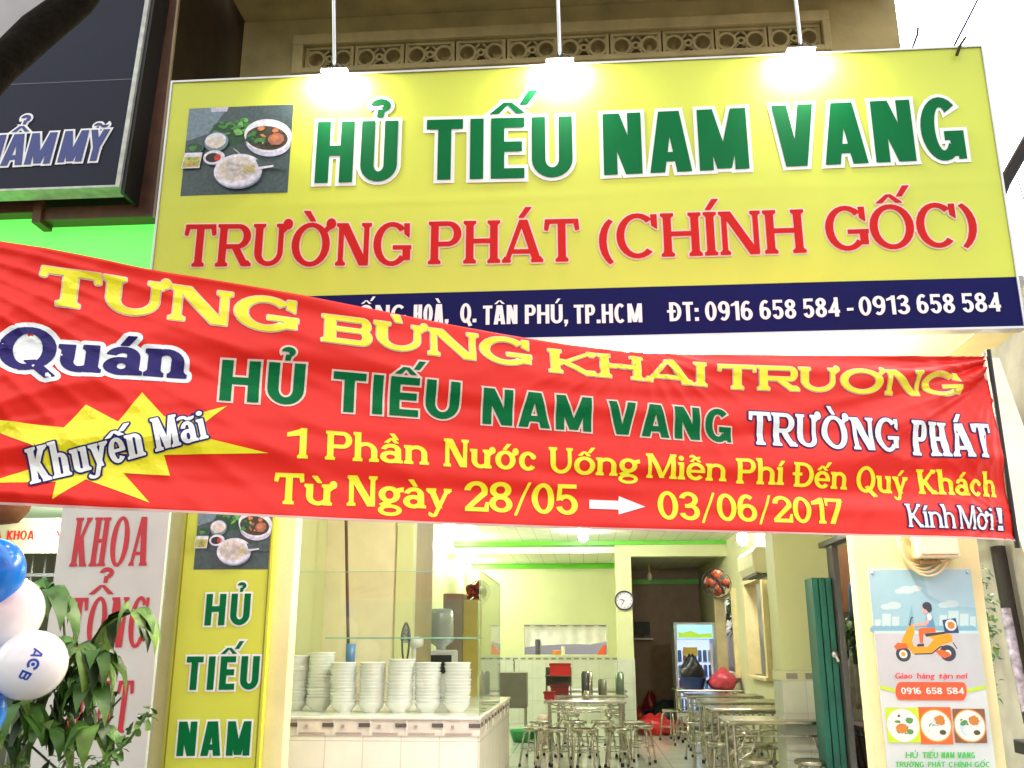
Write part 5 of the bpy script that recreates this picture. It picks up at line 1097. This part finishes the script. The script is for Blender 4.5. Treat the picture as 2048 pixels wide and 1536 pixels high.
# fridge corner
fr = thing('drinks_fridge', 'glass door drinks fridge with a lit blue and green header', 'fridge', (1.9, 17.5, 0))
b = MB(); b.box(1.56, 1.6, 17.3, 17.95, .1, 1.78).box(2.24, 2.28, 17.3, 17.95, .1, 1.78).box(1.6, 2.24, 17.9, 17.95, .1, 1.78).box(1.6, 2.24, 17.3, 17.9, 1.74, 1.78).box(1.6, 2.24, 17.3, 17.9, .1, .3); b.build('body', mat('fridge_grey', (.5, .5, .46), .4), fr)
MB().box(1.61, 2.23, 17.27, 17.299, 1.5, 1.74).build('header', mat('header_blue', (.25, .5, .6), .3, var=0, emit=(.3, .62, .7), estr=.25), fr)
b = MB(); b.flat([(1.63, 1.52), (2.21, 1.52), (2.21, 1.6), (2.0, 1.58), (1.85, 1.64), (1.7, 1.6), (1.63, 1.62)], 17.266); b.build('header_print', mat('header_green', (.35, .55, .05), .3, var=0, emit=(.4, .65, .05), estr=.15), fr)
MB().box(1.6, 2.24, 17.28, 17.296, .32, 1.48).build('door', GLS, fr); MB().box(1.61, 2.23, 17.8, 17.82, .31, 1.49).build('lit_lining', mat('fridge_light', (.6, .65, .9), .5, var=0, emit=(.5, .55, 1), estr=.3), fr)
b = MB()
for z in (.6, .85, 1.1): b.box(1.605, 2.235, 17.4, 17.79, z, z+.012)
b.build('shelf', M['white_plastic'], fr); MB().box(1.7, 1.95, 17.265, 17.279, 1.22, 1.36).build('sticker', mat('sticker_yellow', (.7, .5, .06), .4), fr); MB().box(2.17, 2.2, 17.22, 17.279, .85, 1.42).build('handle', M['white_plastic'], fr)
b = MB(); b2 = []
for z in (.302, .612, .862, 1.112):
    for i in range(7):
        c = rnd.choice([(.05, .15, .5), (.1, .3, .6), (.6, .6, .65), (.05, .2, .4), (.5, .1, .05)]); canister(1.66+i*.088, 17.5, z, .034, .2, f'drinks bottle, number {i+1} from the left on the {["lowest", "second", "third", "top"][int(z*3.4)-1 if z < 1 else 3]} fridge shelf', mat('drink', c, .3), 'bottle', 'bottle', 'bottles in the drinks fridge')
t = basin(1.62, 15.15, .751, .2, .17, (.01, .03, .16), 'dark blue basin on the farthest right table before the fridge')
def bag(x, y, z, r, h, col, lab, seed=1, name='plastic_bag'):
    rr = random.Random(seed); b = MB(); n = 22; m = 9; ph = [rr.uniform(0, 6) for _ in range(6)]
    for j in range(m+1):
        f = j/m; q = math.sin(PI*(.2+.7*f))
        for i in range(n):
            a = 2*PI*i/n; k = 1+.16*math.sin(3*a+ph[0]+4*f)+.09*math.sin(7*a+ph[1]+9*f)+.05*math.sin(11*a+ph[2]-7*f); b.v.append((x+r*q*k*math.cos(a)+.1*r*f*math.cos(ph[3]), y+r*.8*q*k*math.sin(a), z+h*f*(1+.12*math.sin(2*a+ph[4]))))
    for j in range(m):
        for i in range(n): b.f.append((j*n+i, j*n+(i+1) % n, (j+1)*n+(i+1) % n, (j+1)*n+i)); b.m.append(0); b.s.append(True)
    b.f.append(tuple(range(n-1, -1, -1))); b.m.append(0); b.s.append(False); b.f.append(tuple(m*n+i for i in range(n))); b.m.append(0); b.s.append(False)
    return tag(b.build(name, mat('bag_col', col, .3, var=.2, scale=20)), lab, 'bag')
bag(1.62, 15.15, .80, .17, .42, (.008, .008, .01), 'black plastic bag stuffed in the dark blue basin', 3)
bag(2.06, 15.1, .751, .21, .29, (.6, .06, .1), 'big pink plastic bag on the farthest right table', 5)
bag(1.12, 16.3, 0, .3, .3, (.75, .03, .03), 'bright red plastic bag on the floor before the fridge', 8)
bag(1.42, 16.6, 0, .22, .2, (.4, .02, .02), 'darker red bag behind the bright red floor bag', 9)
bag(.92, 18.3, 0, .16, .3, (.4, .02, .02), 'dark red bag behind the inner pillar', 11)
bag(1.22, 19.3, 0, .14, .5, (.25, .015, .015), 'narrow dark red bag standing against the back right wall', 12)
bag(1.45, 18.2, 0, .25, .4, (.015, .03, .03), 'black rubbish sack left of the fridge', 13)
basin(1.0, 19.2, 0, .26, .2, (.01, .04, .14), 'navy basin on the floor by the back right wall')
t = thing('wall_phone_shelf', 'small dark monitor on a white shelf on the pinkish back wall', 'monitor', (1.0, 19.9, 1.4)); MB().box(1.0, 1.3, 19.75, 19.8, 1.6, 1.85).build('screen', M['black'], t, .008); MB().box(.98, 1.36, 19.72, 19.998, 1.5, 1.53).build('shelf', M['white_plastic'], t); MB().box(1.12, 1.18, 19.76, 19.82, 1.53, 1.6).build('stand', M['grey_dark'], t)
t = thing('pendant_bulb', 'unlit pale bulb hanging in the back right room', 'lamp', (1.25, 18.5, 2.6)); MB().tube([(1.25, 18.5, 2.9), (1.25, 18.5, 2.72)], .01, 6).build('cord', M['cream_pale'], t); MB().lathe([(0, -.1), (.04, -.08), (.05, -.03), (.025, .05), (0, .06)], (1.25, 18.5, 2.68), 16).build('bulb', M['cream_pale'], t)

# ------------------------------------------------------------------ branch, sapling, balloons
b = MB(); b.tube([(-2.9, 3.1, 2.6), (-2.55, 3.05, 3.14), (-2.2, 3.0, 3.54), (-2.07, 3, 3.69), (-1.93, 3, 3.82), (-1.72, 2.95, 4.1), (-1.55, 2.9, 4.5)], [.085, .074, .066, .071, .064, .06, .055], 14)
b.tube([(-2.9, 3.1, 2.6), (-3.2, 3.15, 1.2), (-3.25, 3.2, -.2)], [.085, .12, .16], 14); b.tube([(-1.80, 3, 3.98), (-1.7, 2.8, 4.25), (-1.6, 2.7, 4.6)], [.04, .03, .02], 8)
tag(MB().prism([(-3.3, 2.95), (-2.42, 3.765), (-2.123, 4.06), (-1.9, 4.38), (-1.8, 5.4), (-3.3, 5.4)], 3.3, 3.33).build('pale_corner_fill', mat('pale_pink_grey', (.4, .37, .37), .7)), 'made-up pale pinkish grey panel behind the tree trunk in the upper left corner', 'board')  # made-up panel giving the corner above the trunk its pale tone
tr = thing('street_tree', 'dark street tree whose leaning trunk crosses the upper left corner', 'tree', (-3.2, 3.2, -.2)); b.build('trunk', BRANCH, tr)
b = MB(); r2 = random.Random(3)
for i in range(900):
    c = Vector((-1.9, 2.9, 5.5))+Vector((r2.gauss(0, .8), r2.gauss(0, .5), r2.gauss(0, .35)))
    if c.z > 5.0: leaf(b, c, rv(r2), (0, 0, 1), r2.uniform(.1, .18), .03, .6, r2.choice([0, 1, 2]), 3)
b.build('crown', [LEAF, LEAF2, LEAFD], tr)
sp = thing('potted_sapling', 'green sapling with drooping hand-shaped leaves before the white lettered panel', 'plant', (-2.45, 4.6, 0))
b = MB(); b.lathe([(0, 0), (.16, 0), (.2, .3), (.22, .32), (.2, .34), (.18, .3), (0, .3)], (-2.45, 4.6, -.02), 24); b.build('pot', mat('pot', (.2, .08, .04), .7), sp)
b = MB(); main = [(-2.45, 4.6, .28), (-2.43, 4.6, .7), (-2.46, 4.6, 1.05), (-2.5, 4.6, 1.3)]
b.tube(main, [.022, .018, .014, .01], 8)
HUB = [(-2.75, 4.5, .98), (-2.3, 4.5, 1.02), (-2.32, 4.5, 1.36), (-2.6, 4.52, 1.28), (-2.5, 4.48, 1.02), (-2.64, 4.55, 1.66), (-2.2, 4.55, 1.55), (-2.42, 4.5, 1.40), (-2.68, 4.5, 1.12), (-2.36, 4.55, 1.22), (-2.5, 4.6, 1.25), (-2.62, 4.6, 1.4)]
for h in HUB: b.tube([(-2.5, 4.6, min(1.2, h[2]-.15)), ((h[0]-2.5)/2, 4.58, h[2]-.05), h], .006, 6)
for k in range(8): b.tube([(-2.45, 4.6, .9), (-2.45+rnd.uniform(-.2, .25), 4.55, 1.1+rnd.uniform(-.1, .2))], .005, 5)
b.build('stem', mat('stem_green', (.07, .1, .03), .6), sp)
b = MB()
for n, h in enumerate(HUB):
    for k in range(12 if n in (5, 6, 7) else 9):
        a = -1.35+2.7*k/(11 if n in (5, 6, 7) else 8)+rnd.uniform(-.25, .25); L = rnd.uniform(.26, .36) if n in (5, 6, 7) else rnd.uniform(.2, .32)
        leaf(b, h, (math.sin(a), rnd.uniform(-.5, .25), .45*math.cos(a)-.1+rnd.uniform(-.2, .2)), (0, -.5, 1), L, L*.165, rnd.uniform(1.3, 2.0), rnd.choice([0, 0, 1, 2]), 5)
for i in range(60): leaf(b, Vector((-2.47, 4.58, 1.1))+Vector((rnd.gauss(0, .1), rnd.uniform(-.08, .08), rnd.gauss(0, .13))), rv()+Vector((0, 0, -.4)), (0, 0, 1), rnd.uniform(.09, .18), .022, 1.2, rnd.choice([0, 2, 2]), 4)
b.build('leaf', [LEAF, LEAF2, LEAFD], sp)
b = MB(); b.tube([(-2.45, 4.5, .8), (-2.25, 4.45, .86), (-2.1, 4.45, .97), (-2.02, 4.45, 1.1)], .007, 6)
for i in range(150):
    t = rnd.random(); q = Vector((-2.45+.43*t, 4.46, .8+.3*t*t+.02*math.sin(9*t))); leaf(b, q+rv()*.03, rv(), (0, 0, 1), rnd.uniform(.03, .06), .014, .8, rnd.choice([0, 1]), 3)
for i in range(420):
    leaf(b, Vector((-2.55+rnd.gauss(0, .17), 4.5+rnd.uniform(-.1, .1), .72+rnd.gauss(0, .08))), rv()+Vector((0, 0, .4)), (0, 0, 1), rnd.uniform(.05, .12), .012, .7, rnd.choice([0, 1, 1]), 3)
b.tube([(-2.55, 4.5, .2), (-2.5, 4.5, .75)], .01, 6)
tag(b.build('fern_shrub', [LEAF, LEAF2]), 'fine leaved light green shrub with a curling shoot at the foot of the sapling', 'shrub')
def balloon(c, r, col, lab, tilt, m=None):
    t = thing('balloon', lab, 'balloon', c, 'blue and white balloons at the left border'); b = MB(); n = 24; prof = []
    for i in range(n+1): a = PI*i/n; q = r*math.sin(a)*(1 if a < PI/2 else 1-.06*((a-PI/2)/(PI/2))**2); prof.append((q, r*1.12*math.cos(a) if a < PI/2 else r*1.24*math.cos(a)))
    b.lathe(prof[::-1], (0, 0, 0), 40); b.lathe([(.004, -r*1.24-.004), (.012, -r*1.24-.018), (.0, -r*1.24-.006)][::-1], (0, 0, 0), 12); Mx = Euler(tilt).to_matrix()
    b.v = [tuple(Vector(c)+Mx@Vector(p)) for p in b.v]; b.build('skin', mat('balloon_skin', col, .18, var=0, spec=.5), t); return t
bw = balloon((-2.113, 3.6, 1.326), .127, (.84, .85, .85), 'white balloon with a blue bank logo, the front one', (.5, 1.2, 0))
balloon((-2.34, 3.62, 1.672), .125, (.004, .2, .78), 'blue balloon at the top of the cluster', (0, .3, 0)); balloon((-2.305, 3.72, 1.52), .13, (.84, .85, .85), 'white balloon behind, between the top blue one and the logo one', (0, .4, 0)); balloon((-2.34, 3.6, 1.16), .125, (.004, .2, .78), 'blue balloon at the bottom of the cluster', (0, 2, 0))
tag(MB().tube([(-2.62, 3.7, -.02), (-2.6, 3.7, 1.0), (-2.45, 3.66, 1.42), (-2.40, 3.66, 1.75)], .012, 8).tube([(-2.47, 3.66, 1.4), (-2.25, 3.62, 1.33)], .003, 5).build('balloon_stand', M['white_plastic']), 'thin white stand holding the balloon cluster', 'stand')
# logo wrapped on the front balloon
C = Vector((-2.113, 3.6, 1.326)); view = (Vector((0, 0, 1.4))-C).normalized(); ux = view.cross(Vector((0, 0, 1))).normalized()*-1; uz = view.cross(ux)*1; uz = uz if uz.z > 0 else -uz; Mi = Euler((.5, 1.2, 0)).to_matrix()
def onball(a, c):
    """tangent coordinates (metres right / up as seen from the street) to the balloon surface"""
    d = (view*(1-.0)+ux*(a/.127)+uz*(c/.127)).normalized(); l = Mi.inverted()@d
    k = 1/math.sqrt((l.x/.127)**2+(l.y/.127)**2+(l.z/(.127*(1.12 if l.z > 0 else 1.24)))**2); sh = 1-.06*(max(0, -l.z))**2
    return tuple(C+d*(k*(1 if l.z > 0 else .985)+.0015))
mb = MB(); ang = R_(-112); ca, sa = math.cos(ang), math.sin(ang); cp = .036
for s_, o0, w_ in (('A', -.058, .036), ('B', .026, .034)):
    text_mesh(mb, s_, ST['lg'], w_/cp, 0, 0, (lambda o0, w_: lambda f, x, h: onball((o0+w_*f)*ca-(h-.5)*cp*sa+.004-(abs(o0+w_*f))*.1, (o0+w_*f)*sa+(h-.5)*cp*ca+.002))(o0, w_), .25)
n = 30
for r0, r1, a0, a1 in ((.011, .0195, 30, 330), (.0, .006, 0, 360)):
    for i in range(n):
        qa, qb = R_(a0+(a1-a0)*i/n), R_(a0+(a1-a0)*(i+1)/n); pts = [(r0*math.cos(qa), r0*math.sin(qa)), (r1*math.cos(qa), r1*math.sin(qa)), (r1*math.cos(qb), r1*math.sin(qb)), (r0*math.cos(qb), r0*math.sin(qb))]
        mb.add([onball(p[0]*ca-p[1]*sa+.006, p[0]*sa+p[1]*ca+.002) for p in pts], [(0, 1, 2, 3)] if r0 else [(0, 1, 2)])
mb.build('logo', mat('logo_blue', (.01, .06, .4), .3, var=0), bw)
